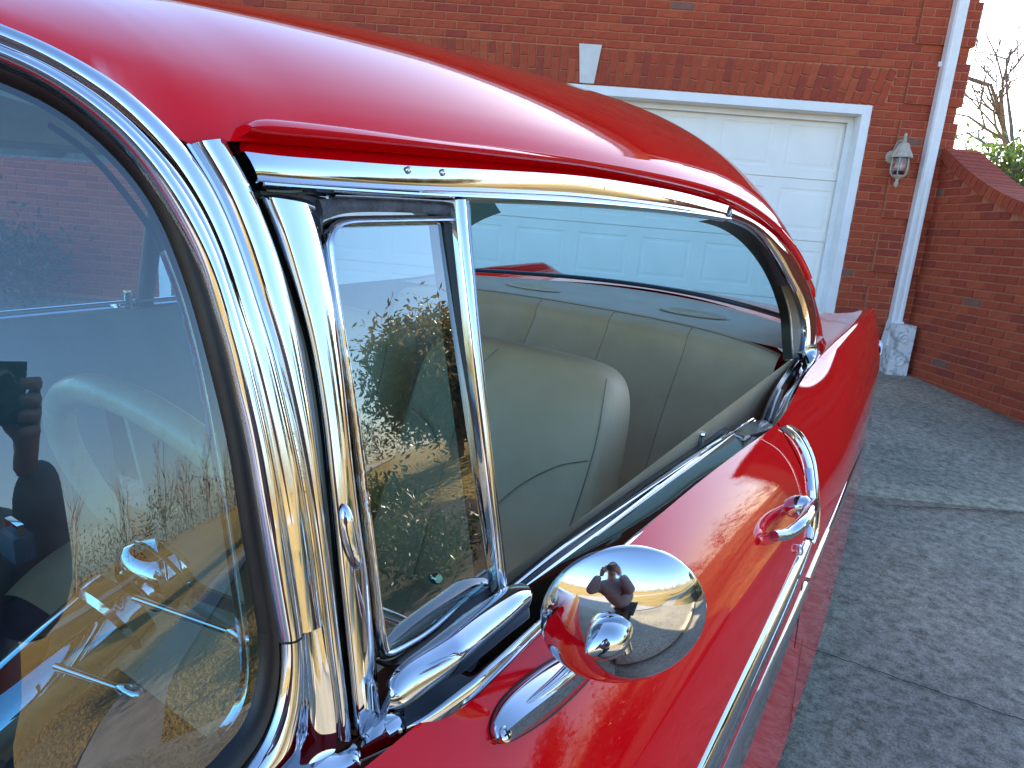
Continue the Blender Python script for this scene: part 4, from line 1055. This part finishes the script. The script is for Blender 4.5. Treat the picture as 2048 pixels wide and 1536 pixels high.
for k in range(5):
    z1 = gtop-k*SH_; z0 = z1-SH_+.006
    if z1 < -.3: break
    # section: flat rails with raised rectangular panels pressed in
    npn = 8; pw = (gx1-gx0)/npn
    m = MB(); a, b = -pw/2, pw/2; hz_ = (z1-z0)/2
    def R(i_, k_, y): return [(a+i_, y, -hz_+k_), (b-i_, y, -hz_+k_), (b-i_, y, hz_-k_), (a+i_, y, hz_-k_)]
    r4 = R(.110, .130, .1872)
    m.grid([R(.0, .0, .192), R(0, 0, .186), R(.065, .085, .186), R(.075, .095, .1900), R(.095, .115, .1900), r4], True); m.add(r4, [(0, 1, 2, 3)])
    if pmesh is None:
        o = m.build('panel', CREAM, gd, smooth=False); pmesh = o.data
        first = o
    for i in range(npn):
        if k == 0 and i == 0: o = first
        else: o = bpy.data.objects.new('panel', pmesh); col.objects.link(o); o.parent = gd
        o.location = (gx0+(i+.5)*pw, 0, (z0+z1)/2)
# second garage opening's frame far left and its door
MB().box((-3.88, -.012, -.4), (-3.76, .03, 2.26)).build('downspout', WHITE, house, smooth=False)
# downspout beside the corner with brackets
DS0, DS1 = 3.012, 3.110
ds = MB()
rws = []
pr2 = []
for i in range(12):
    t = i/12
for z in (0.42, 4.05):
    rws.append([(DS0, -.03, z), (DS0, -.10, z), (DS0+.012, -.118, z), (DS0+.034, -.118, z), (DS0+.040, -.112, z), (DS0+.058, -.112, z), (DS0+.064, -.118, z), (DS1-.012, -.118, z), (DS1, -.10, z), (DS1, -.03, z)])
ds.grid(rws, True, True)
dso = ds.build('downspout', WHITE, house, smooth=False)
MB().box((DS0-.02, -.05, 2.6), (DS1+.02, -.028, 2.64)).build('bracket', WHITE, dso, smooth=False)
MB().add([(DS0-.004, -.03, .46), (DS1+.004, -.03, .46), (DS1+.004, -.122, .46), (DS0-.004, -.122, .46), (DS0-.03, -.04, .24), (DS1+.0, -.04, .24), (DS1+.0, -.16, .24), (DS0-.03, -.16, .24)],
         [(0, 1, 2, 3), (7, 6, 5, 4), (0, 4, 5, 1), (1, 5, 6, 2), (2, 6, 7, 3), (3, 7, 4, 0)]).build('elbow', WHITE, dso, smooth=False)

# white stone block with scroll relief at the downspout's foot
stone = empty('scroll_stone', mw=MG(3.085, -.14, 0)); tag(stone, 'weathered white block with carved scrolls at the foot of the downspout', 'stone block')
WST = noisy('chalky_stone', (.34, .34, .34), (.72, .72, .70), 14, .85, .5, 60, lo=.36, hi=.5)
MB().box((-.088, -.10, -.05), (.088, .10, .44)).build('block', WST, stone, smooth=False)
for cz, rr in ((.12, .070), (.32, .050)):
    sp = [(rr*(1-t)*math.cos(t*11), -.103, cz+rr*(1-t)*math.sin(t*11)) for t in np.linspace(0, .9, 50)]
    MB().tube(sp, .010, 8).build('scroll', WST, stone)

# ---------------- wall lantern
lan = empty('wall_lantern', mw=MG(2.80, -.0, 1.80)); tag(lan, 'beige carriage lantern with finials on the brick wall beside the garage door', 'lantern')
LM = noisy('aged_almond_metal', (.40, .33, .25), (.52, .45, .36), 30, .55, .3, 80)
MB().lathe([(.0001, .018), (.05, .015), (.06, .0)], (-.02, -.002, .06), (0, -1, 0), 24).build('wall_plate', LM, lan)
MB().tube(catmull([(-.02, -.01, .09), (-.02, -.06, .17), (-.005, -.11, .185), (0, -.13, .15)], 18), .010, 10).build('arm', LM, lan)
LC = (.0, -.14, 0)
MB().lathe([(.0001, .245), (.008, .243), (.014, .225), (.010, .205), (.016, .195), (.012, .175), (.020, .165)], LC, (0, 0, 1), 18).build('finial', LM, lan)
MB().lathe([(.020, .168), (.045, .155), (.055, .12), (.085, .065), (.092, .05), (.088, .040), (.070, .042)], LC, (0, 0, 1), 8).build('cap', LM, lan, ang=20)
MB().lathe([(.062, .045), (.066, -.01), (.068, -.05), (.060, -.085), (.045, -.105)], LC, (0, 0, 1), 24).build('glass_globe', GLASS_C, lan)
for a in range(6):
    t = a*math.pi/3; c, s_ = math.cos(t), math.sin(t)
    MB().tube([(LC[0]+c*r, LC[1]+s_*r, z) for r, z in ((.069, .045), (.072, -.01), (.074, -.05), (.066, -.088), (.046, -.11))], .0045, 6).build('rib', LM, lan)
MB().lathe([(.050, -.100), (.040, -.118), (.016, -.130), (.010, -.15), (.020, -.165), (.018, -.18), (.006, -.20), (.0001, -.205)], LC, (0, 0, 1), 18).build('finial', LM, lan)
MB().lathe([(.0001, -.06), (.035, -.065), (.045, -.09), (.0001, -.10)], LC, (0, 0, 1), 14).build('socket', BLACKMATTE, lan)

# ---------------- retaining wall at the right
FL = math.radians(9)
RWM = MG(3.20, .0, 0) @ Matrix.Rotation(-math.pi/2+FL, 4, 'Z')     # local x runs from the house corner towards the camera, local -y faces the driveway
rw = empty('retaining_wall', mw=RWM); tag(rw, 'red brick retaining wall with a sweeping curved cap beside the driveway', 'wall')
def rtop(x):     # height of the inner face's top, sweeping down away from the house
    return 1.14+.74*math.exp(-(max(0, x)/.92)**1.12)
RL = 2.5
def gbase(x):
    p = RWM @ Vector((x, -.01, 0)); return gh(p.x, p.y)-BASE_H
rows = []
for x in np.linspace(0, RL, 60):
    rows.append([(x, .002, gbase(x)-.4), (x, .002, rtop(x)), (x, .26, rtop(x)), (x, .26, gbase(x)-.4)])
rwall = MB().grid(rows, True, True).build('wall_core', MORTAR, rw, smooth=False)
lst = []
for c in range(-4, 34):
    z = (c+.5)*CH; x = .01-(LB/2 if c % 2 else 0)
    while x < RL:
        a, b = max(x, .01), min(x+LB, RL); x += LB
        while b > a and z+CH*.35 > rtop(b): b -= .01
        if z < gbase(a)-.1 or b-a < .04: continue
        lst.append((Matrix.Translation((.5*(a+b), .002+random.uniform(-.003, .003), z)), b-a-JT, CH-JT, brick_mat_id()))
def seen_r(x, y): return 1770 < x < 2048 and 250 < y < 1000
place_bricks(lst, rwall, RWM, 300, seen_r)
# rowlock cap following the sweep
capb = []
s_ = 0; x = .0
CAPH = .19
caps = empty('wall_cap', rw)
cm_core = []
n = 0
while x < RL:
    dx = .072/math.sqrt(1+((rtop(x+.05)-rtop(x))/.05)**2); xm_ = x+dx/2
    sl_a = math.atan2(rtop(xm_+.02)-rtop(xm_-.02), .04)
    mid = random.choices(range(5), [40, 30, 16, 12, 1])[0]
    me = None
    key = ('cap', mid)
    if key not in _bm:
        V, Fc = [], []
        me = bpy.data.meshes.new('brick'); b_ = .004; X, Y0, Y1, Z1 = .0305, -.035, .295, CAPH*.5
        V = [(-X, Y0, 0), (X, Y0, 0), (X, Y1, 0), (-X, Y1, 0), (-X, Y0, Z1-b_), (X, Y0, Z1-b_), (X, Y1, Z1-b_), (-X, Y1, Z1-b_), (-X+b_, Y0+b_, Z1), (X-b_, Y0+b_, Z1), (X-b_, Y1-b_, Z1), (-X+b_, Y1-b_, Z1)]
        Fc = [(3, 2, 1, 0), (0, 1, 5, 4), (1, 2, 6, 5), (2, 3, 7, 6), (3, 0, 4, 7), (4, 5, 9, 8), (5, 6, 10, 9), (6, 7, 11, 10), (7, 4, 8, 11), (8, 9, 10, 11)]
        me.from_pydata(V, [], Fc); me.update(); me.materials.append(BRM[mid]); _bm[key] = me
    o = bpy.data.objects.new('brick', _bm[key]); col.objects.link(o); o.parent = caps
    o.matrix_local = Matrix.Translation((xm_, 0, rtop(xm_)+.004)) @ Matrix.Rotation(-sl_a, 4, 'Y')
    x += dx; n += 1
rows = [[(x, -.028, rtop(x)), (x, -.028, rtop(x)+CAPH*.47), (x, .288, rtop(x)+CAPH*.47), (x, .288, rtop(x))] for x in np.linspace(0.01, RL-.01, 60)]
MB().grid(rows, True, True).build('cap_mortar', MORTAR, caps, smooth=False)

# ================================================================== PLANTS
LEAFC = {}
def leaf_mat(name, c1, c2, tr=.35):
    m, nt, b = newmat(name)
    oi = N(nt, 'ShaderNodeNewGeometry'); r = N(nt, 'ShaderNodeValToRGB'); r.color_ramp.elements[0].color = (*c1, 1); r.color_ramp.elements[1].color = (*c2, 1)
    nt.links.new(oi.outputs['Random Per Island'], r.inputs['Fac']); nt.links.new(r.outputs[0], b.inputs['Base Color']); setp(b, rough=.35, spec=.5)
    out = nt.nodes['Material Output']; tl = N(nt, 'ShaderNodeBsdfTranslucent'); nt.links.new(r.outputs[0], tl.inputs[0])
    mx = N(nt, 'ShaderNodeMixShader'); mx.inputs[0].default_value = tr; nt.links.new(b.outputs[0], mx.inputs[1]); nt.links.new(tl.outputs[0], mx.inputs[2]); nt.links.new(mx.outputs[0], out.inputs[0])
    return m
BARK = noisy('grey_bark', (.10, .08, .065), (.20, .165, .135), 18, .9, .5, 60)
BARK2 = noisy('pale_bark', (.20, .16, .12), (.32, .26, .20), 18, .9, .4, 60)
def branch(mb, p, d, L, r, depth, rng, tips, spread=.55, up=.15, kmin=2, kmax=3, seg=4):
    pts = [np.array(p, float)]; dd_ = np.array(d, float)
    for i in range(seg):
        dd_ = dd_+rng.normal(0, .13, 3)+np.array([0, 0, up*.3]); dd_ /= np.linalg.norm(dd_); pts.append(pts[-1]+dd_*L/seg)
    rr = list(np.linspace(r, r*.62, seg+1)); mb.tube(pts, rr, 6 if r > .02 else 4, cap=False)
    tips.append(pts[-1])
    if depth == 0: return
    for _ in range(rng.integers(kmin, kmax+1)):
        v = rng.normal(0, 1, 3); v -= dd_*(v@dd_); v /= np.linalg.norm(v)+1e-6
        nd = dd_+v*rng.uniform(.5, 1.2)*spread*1.4; nd /= np.linalg.norm(nd)
        k = rng.integers(max(1, seg-2), seg+1)
        branch(mb, pts[k], nd, L*rng.uniform(.62, .85), r*.60, depth-1, rng, tips, spread, up, kmin, kmax, max(2, seg-1))
def leaves(tips, n, rad, size, rng, center=None):
    V, Fc = [], []
    for i in range(n):
        t = tips[rng.integers(len(tips))]; p = np.array(t)+rng.normal(0, rad, 3)
        a = rng.normal(0, 1, 3); a /= np.linalg.norm(a); b = np.cross(a, rng.normal(0, 1, 3)); b /= np.linalg.norm(b); s = size*rng.uniform(.6, 1.3); k = len(V)
        c = np.cross(a, b)
        V += [p-a*s, p+b*s*.38+c*s*.1, p+a*s, p-b*s*.38+c*s*.1]; Fc.append((k, k+1, k+2, k+3))
    return V, Fc
def tree(name, label, la, de, trunkL, r, depth, seed, lm=None, nl=0, rad=.25, size=.06, bark=BARK, stems=1, spread=.55, up=.15, km=(2, 3), cat='tree', group=None):
    rng = np.random.default_rng(seed); x, y = gl(la, de); e = empty(name, mw=Matrix.Translation((x, y, gh(x, y)-.02))); tag(e, label, cat, group)
    mb = MB(); tips = []
    for s in range(stems):
        a = rng.uniform(0, 6.28); d = np.array([math.cos(a)*.35*(stems > 1), math.sin(a)*.35*(stems > 1), 1]); d /= np.linalg.norm(d)
        branch(mb, (0.06*math.cos(a)*(stems > 1), .06*math.sin(a)*(stems > 1), 0), d, trunkL, r, depth, rng, tips, spread, up, *km)
    mb.build('trunk', bark, e)
    if lm:
        tp = [t for t in tips if t[2] > trunkL*.7]
        V, Fc = leaves(tp, nl, rad, size, rng); 
        me = bpy.data.meshes.new('crown'); me.from_pydata([tuple(v) for v in V], [], Fc); me.update(); me.materials.append(lm); o = bpy.data.objects.new('crown', me); col.objects.link(o); o.parent = e
    return e
L_MYR = leaf_mat('autumn_olive_leaves', (.09, .10, .025), (.24, .15, .045))
L_EVG = leaf_mat('glossy_evergreen_leaves', (.05, .10, .012), (.12, .19, .03))
L_SHR = leaf_mat('dark_shrub_leaves', (.03, .05, .015), (.08, .10, .03))
# bare trees and the evergreen seen past the corner
def at_px(x, y, dist):      # house coordinates of a far point on a viewing ray
    d = W(ray(x, y)); p = CAMW+d*dist; q = p-np.array([CAMW[0], CAMW[1], 0]); return float(q@LAT), float(q@NG)-D_WALL
la, de = at_px(2035, 420, 17)
tree('bare_tree', 'tall leafless tree standing behind the sweeping wall, its trunk rising out of the evergreen', la, de, 2.7, .10, 6, 14, bark=BARK, spread=.55, km=(2, 4), group=None)
la, de = at_px(2000, 400, 30)
tree('bare_tree', 'smaller twiggy leafless tree farther off, low behind the curved wall cap', la, de, 2.2, .10, 5, 5, bark=BARK, spread=.65, km=(2, 3))
la, de = at_px(2062, 380, 13)
tree('evergreen_tree', 'sunlit broad-leaved evergreen at the right edge behind the wall', la, de, 1.15, .09, 3, 21, L_EVG, 3600, .22, .075, BARK, 3, .7, .1, (3, 4))
# reflected surroundings
tree('crape_myrtle', 'multi-stemmed olive and russet leaved tree on the lawn right of the wall', 8.4, -2.9, .72, .045, 4, 3, L_MYR, 42000, .25, .055, BARK2, 5, .5, .25, (2, 3))
tree('crape_myrtle', 'russet leaved tree on the lawn farther right along the path', 13.5, -6.0, 1.0, .05, 4, 9, L_MYR, 9000, .16, .07, BARK2, 5, .5, .25, (2, 3))
for i, (la, de, s) in enumerate([(4.2, -5.6, .8), (4.9, -5.2, .9), (5.7, -4.8, .85), (4.6, -4.7, .7), (5.3, -5.7, .9), (6.3, -4.5, .8)]):
    lab = ['round dark shrub at the near corner of the mulch bed', 'round dark shrub in the middle of the mulch bed', 'round dark shrub toward the many-stemmed tree in the mulch bed', 'low dark shrub on the house side of the mulch bed', 'round dark shrub on the lawn side of the mulch bed', 'round dark shrub at the far end of the mulch bed'][i]
    tree('shrub', lab, la, de, .28*s, .02, 3, 40+i, L_SHR, 1300, .12, .035, BARK, 4, .8, .1, (3, 4), 'shrub', 'shrubs in the bed beyond the wall')
# mulch bed
cxy = gl(5.2, -5.1); rows = []
for r_ in np.linspace(0.01, 1, 6): rows.append([(cxy[0]+2.3*r_*math.cos(a), cxy[1]+1.6*r_*math.sin(a), gh(cxy[0]+2.3*r_*math.cos(a), cxy[1]+1.6*r_*math.sin(a))+.02) for a in np.linspace(0, 6.283, 30, endpoint=False)])
tag(MB().grid(rows, True).build('mulch_bed', noisy('mulch', (.035, .022, .014), (.09, .06, .04), 30, .95, .8, 60), None, ang=0), kind='structure')
# shrub by the house at far left
tree('shrub', 'leafy green shrub against the brick wall left of the garage', -5.3, -.7, .4, .03, 3, 61, L_SHR, 2200, .16, .04, BARK, 4, .8, .15, (3, 4), 'shrub')
# far wood round the lawn, reads as one mass
rng = np.random.default_rng(77)
protos = []
for i in range(5):
    mb = MB(); tips = []; branch(mb, (0, 0, 0), (0, 0, 1), 4.0, .16, 4, rng, tips, .45, .35, 2, 3, 4); protos.append((np.array(mb.V), mb.F))
V, Fc, k = [], [], 0
for i in range(170):
    a = rng.uniform(0, 6.283); R_ = rng.uniform(65, 120); x, y = R_*math.cos(a)+2, R_*math.sin(a)
    if dep_of(x, y) > -4 and -14 < lat_of(x, y) < 10: continue
    pv, pf = protos[i % 5]; s = rng.uniform(.7, 1.25); t = rng.uniform(0, 6.28); c, s2 = math.cos(t), math.sin(t)
    q = pv*s; q = np.stack([q[:, 0]*c-q[:, 1]*s2+x, q[:, 0]*s2+q[:, 1]*c+y, q[:, 2]+gh(x, y)-.1], 1)
    V.append(q); Fc += [tuple(j+k for j in f) for f in pf]; k += len(q)
me = bpy.data.meshes.new('distant_wood'); me.from_pydata(np.concatenate(V).tolist(), [], Fc); me.update(); me.materials.append(BARK2)
o = bpy.data.objects.new('distant_wood', me); col.objects.link(o); tag(o, 'far-off leafless wood round the lawn', 'woodland', kind='stuff')
V, Fc = leaves([np.array([R_*math.cos(a)+2, R_*math.sin(a), gh(R_*math.cos(a)+2, R_*math.sin(a))+h]) for a, R_, h in zip(rng.uniform(0, 6.283, 1400), rng.uniform(70, 120, 1400), rng.uniform(.2, 4.2, 1400)) if not (dep_of(R_*math.cos(a), R_*math.sin(a)) > -4 and -14 < lat_of(R_*math.cos(a), R_*math.sin(a)) < 10)], 60000, 1.3, .26, rng)
me = bpy.data.meshes.new('distant_undergrowth'); me.from_pydata([tuple(v) for v in V], [], Fc); me.update(); me.materials.append(leaf_mat('brown_undergrowth', (.07, .05, .025), (.16, .11, .05)))
o = bpy.data.objects.new('distant_undergrowth', me); col.objects.link(o); tag(o, 'far-off brown undergrowth below the wood', 'undergrowth', kind='stuff')

# ================================================================== PHOTOGRAPHER (seen in the chrome and the windshield)
per = empty('person', mw=MCAR); tag(per, 'person in a grey sweatshirt and dark trousers holding a camera, mirrored in the chrome', 'person')
SKIN = noisy('skin', (.36, .20, .14), (.42, .25, .18), 20, .5)
SWEAT = noisy('grey_sweatshirt', (.20, .19, .19), (.26, .25, .25), 40, .9, .3, 200)
PANTS = noisy('dark_trousers', (.02, .02, .025), (.035, .035, .04), 40, .85, .3, 200)
SHOE = noisy('brown_shoe', (.05, .03, .02), (.07, .045, .03), 30, .5)
HAIR = noisy('brown_hair', (.04, .025, .015), (.07, .045, .03), 60, .6, .4, 200)
def skin(name, verts, edges, radii, mat, parent, root=0, sub=2):
    me = bpy.data.meshes.new(name); me.from_pydata([tuple(map(float, v)) for v in verts], edges, []); me.update(); o = bpy.data.objects.new(name, me); col.objects.link(o); o.parent = parent; me.materials.append(mat)
    md = o.modifiers.new('skin', 'SKIN'); md.use_smooth_shade = True
    for i, r in enumerate(radii): me.skin_vertices[0].data[i].radius = (r, r) if not isinstance(r, tuple) else r; me.skin_vertices[0].data[i].use_root = (i == root)
    s = o.modifiers.new('sub', 'SUBSURF'); s.levels = sub; s.render_levels = sub
    return o
bk_ = -FW                                       # straight back from the lens
EYE = CAM_O+bk_*.13
HC = EYE+bk_*.09+np.array([0, 0, .03])         # head centre
HIP = np.array([1.62, -.50, .93]); NECK = HC+np.array([.05, -.06, -.16]); CHEST = np.array([1.34, -.44, 1.16]); 
side_ = RT
ShL = CHEST*.35+NECK*.65+side_*-.19+np.array([0, 0, -.05]); ShR = CHEST*.35+NECK*.65+side_*.19+np.array([0, 0, -.05])
HL = CAM_O+bk_*.055-RT*.075-UP*.02; HR_ = CAM_O+bk_*.055+RT*.075-UP*.02
ElL = .5*(ShL+HL)+np.array([-.02, .0, -.17])-RT*.08; ElR = .5*(ShR+HR_)+np.array([.02, 0, -.17])+RT*.08
skin('sweatshirt', [HIP+np.array([-.02, .03, .04]), .5*HIP+.5*CHEST, CHEST, CHEST*.35+NECK*.65, NECK, ShL, ElL, HL+(ElL-HL)*.25, ShR, ElR, HR_+(ElR-HR_)*.25],
     [(0, 1), (1, 2), (2, 3), (3, 4), (3, 5), (5, 6), (6, 7), (3, 8), (8, 9), (9, 10)], [.19, .20, .20, .13, .065, .09, .07, .05, .09, .07, .05], SWEAT, per)
FL_ = np.array([1.46, -.46, .05]); FR_ = np.array([1.78, -.62, .05])
skin('trousers', [HIP, HIP+np.array([-.09, .04, -.10]), np.array([1.52, -.42, .48]), FL_+np.array([0, -.02, .04]), HIP+np.array([.09, -.04, -.10]), np.array([1.74, -.56, .48]), FR_+np.array([0, -.02, .04])],
     [(0, 1), (1, 2), (2, 3), (0, 4), (4, 5), (5, 6)], [.155, .105, .075, .058, .105, .075, .058], PANTS, per)
for f_ in (FL_, FR_):
    skin('shoe', [f_+np.array([.01, -.05, -.005]), f_+np.array([-.03, .06, -.012]), f_+np.array([-.06, .16, -.018])], [(0, 1), (1, 2)], [.042, .042, .032], SHOE, per, sub=1)
bd = MB()
hu, hv, hw = RT, UP, -bk_
rows = []
for i in range(17):
    t = math.pi*i/16; rr = math.sin(t); z_ = .125*math.cos(t)
    rows.append([HC+hu*(.076*rr*math.cos(a)*(1-.12*(z_ < -.03)))+hw*(.096*rr*math.sin(a))+hv*(z_-.01) for a in np.linspace(0, 6.283, 24, endpoint=False)])
bd.grid(rows, True); 
bd.tube([NECK-np.array([0, 0, .03]), HC-hv*.07], [.058, .055], 14)
bd.tube([HC+hw*.088-hv*.005, HC+hw*.112-hv*.03], [.010, .016], 8)
for e_ in (-1, 1): bd.tube([HC+hu*e_*.076-hv*.0, HC+hu*e_*.084-hv*.03], [.016, .012], 8)
bd.build('head', SKIN, per)
rows = []
for i in range(10):
    t = math.pi*.56*i/9; rr = math.sin(t); z_ = .138*math.cos(t)
    rows.append([HC-hw*.012+hu*(.085*rr*math.cos(a))+hw*(.103*rr*math.sin(a)*(.86 if math.sin(a) > 0 else 1))+hv*(z_-.005+(.035 if (math.sin(a) > .2 and i > 6) else 0)) for a in np.linspace(0, 6.283, 24, endpoint=False)])
MB().grid(rows, True).build('hair', HAIR, per)
def hand(c, s):
    vs = [c-UP*.085+bk_*.02+RT*s*.02, c-UP*.03+bk_*.012+RT*s*.012, c+bk_*.005+RT*s*.008]; ed = [(0, 1), (1, 2)]; ra = [.026, (.030, .018), (.030, .016)]
    for k in range(4):
        b_ = len(vs); o_ = UP*(.030-.019*k)
        vs += [c+o_*.9-FW*-.0+FW*.010+RT*s*.014, c+o_+FW*.028+RT*s*.010-RT*s*.004, c+o_+FW*.034-RT*s*.022, c+o_+FW*.026-RT*s*.042]
        ed += [(2, b_), (b_, b_+1), (b_+1, b_+2), (b_+2, b_+3)]; ra += [.0095, .009, .0085, .0075]
    b_ = len(vs); vs += [c-UP*.028-FW*.008-RT*s*.008, c-UP*.02-FW*.016-RT*s*.026, c-UP*.005-FW*.018-RT*s*.04]; ed += [(1, b_), (b_, b_+1), (b_+1, b_+2)]; ra += [.012, .0105, .009]
    # keep every finger behind the lens plane
    vs = [v-FW*max(0, (v-CAM_O)@FW+.014) for v in vs]
    skin('hand', vs, ed, ra, SKIN, per, sub=1)
hand(HL, -1); hand(HR_, 1)
cmr = MB()
cb_ = CAM_O+bk_*.055
def obox(mb, c, ax, ay, az): 
    V = [c+sx*ax+sy*ay+sz*az for sz in (-1, 1) for sy in (-1, 1) for sx in (-1, 1)]
    mb.add(V, [(0, 2, 3, 1), (4, 5, 7, 6), (0, 1, 5, 4), (1, 3, 7, 5), (3, 2, 6, 7), (2, 0, 4, 6)])
cobj = empty('compact_camera', mw=MCAR); tag(cobj, 'black compact camera held up in front of the photographer\'s face', 'camera')
obox(cmr, cb_, RT*.058, UP*.036, bk_*.018); cmr.build('body', BLACK, cobj, smooth=False)
MB().lathe([(.026, -.02), (.026, .015), (.022, .017), (.022, .008), (.0001, .006)], CAM_O+bk_*.035, FW, 28).build('lens', BLACK, cobj)
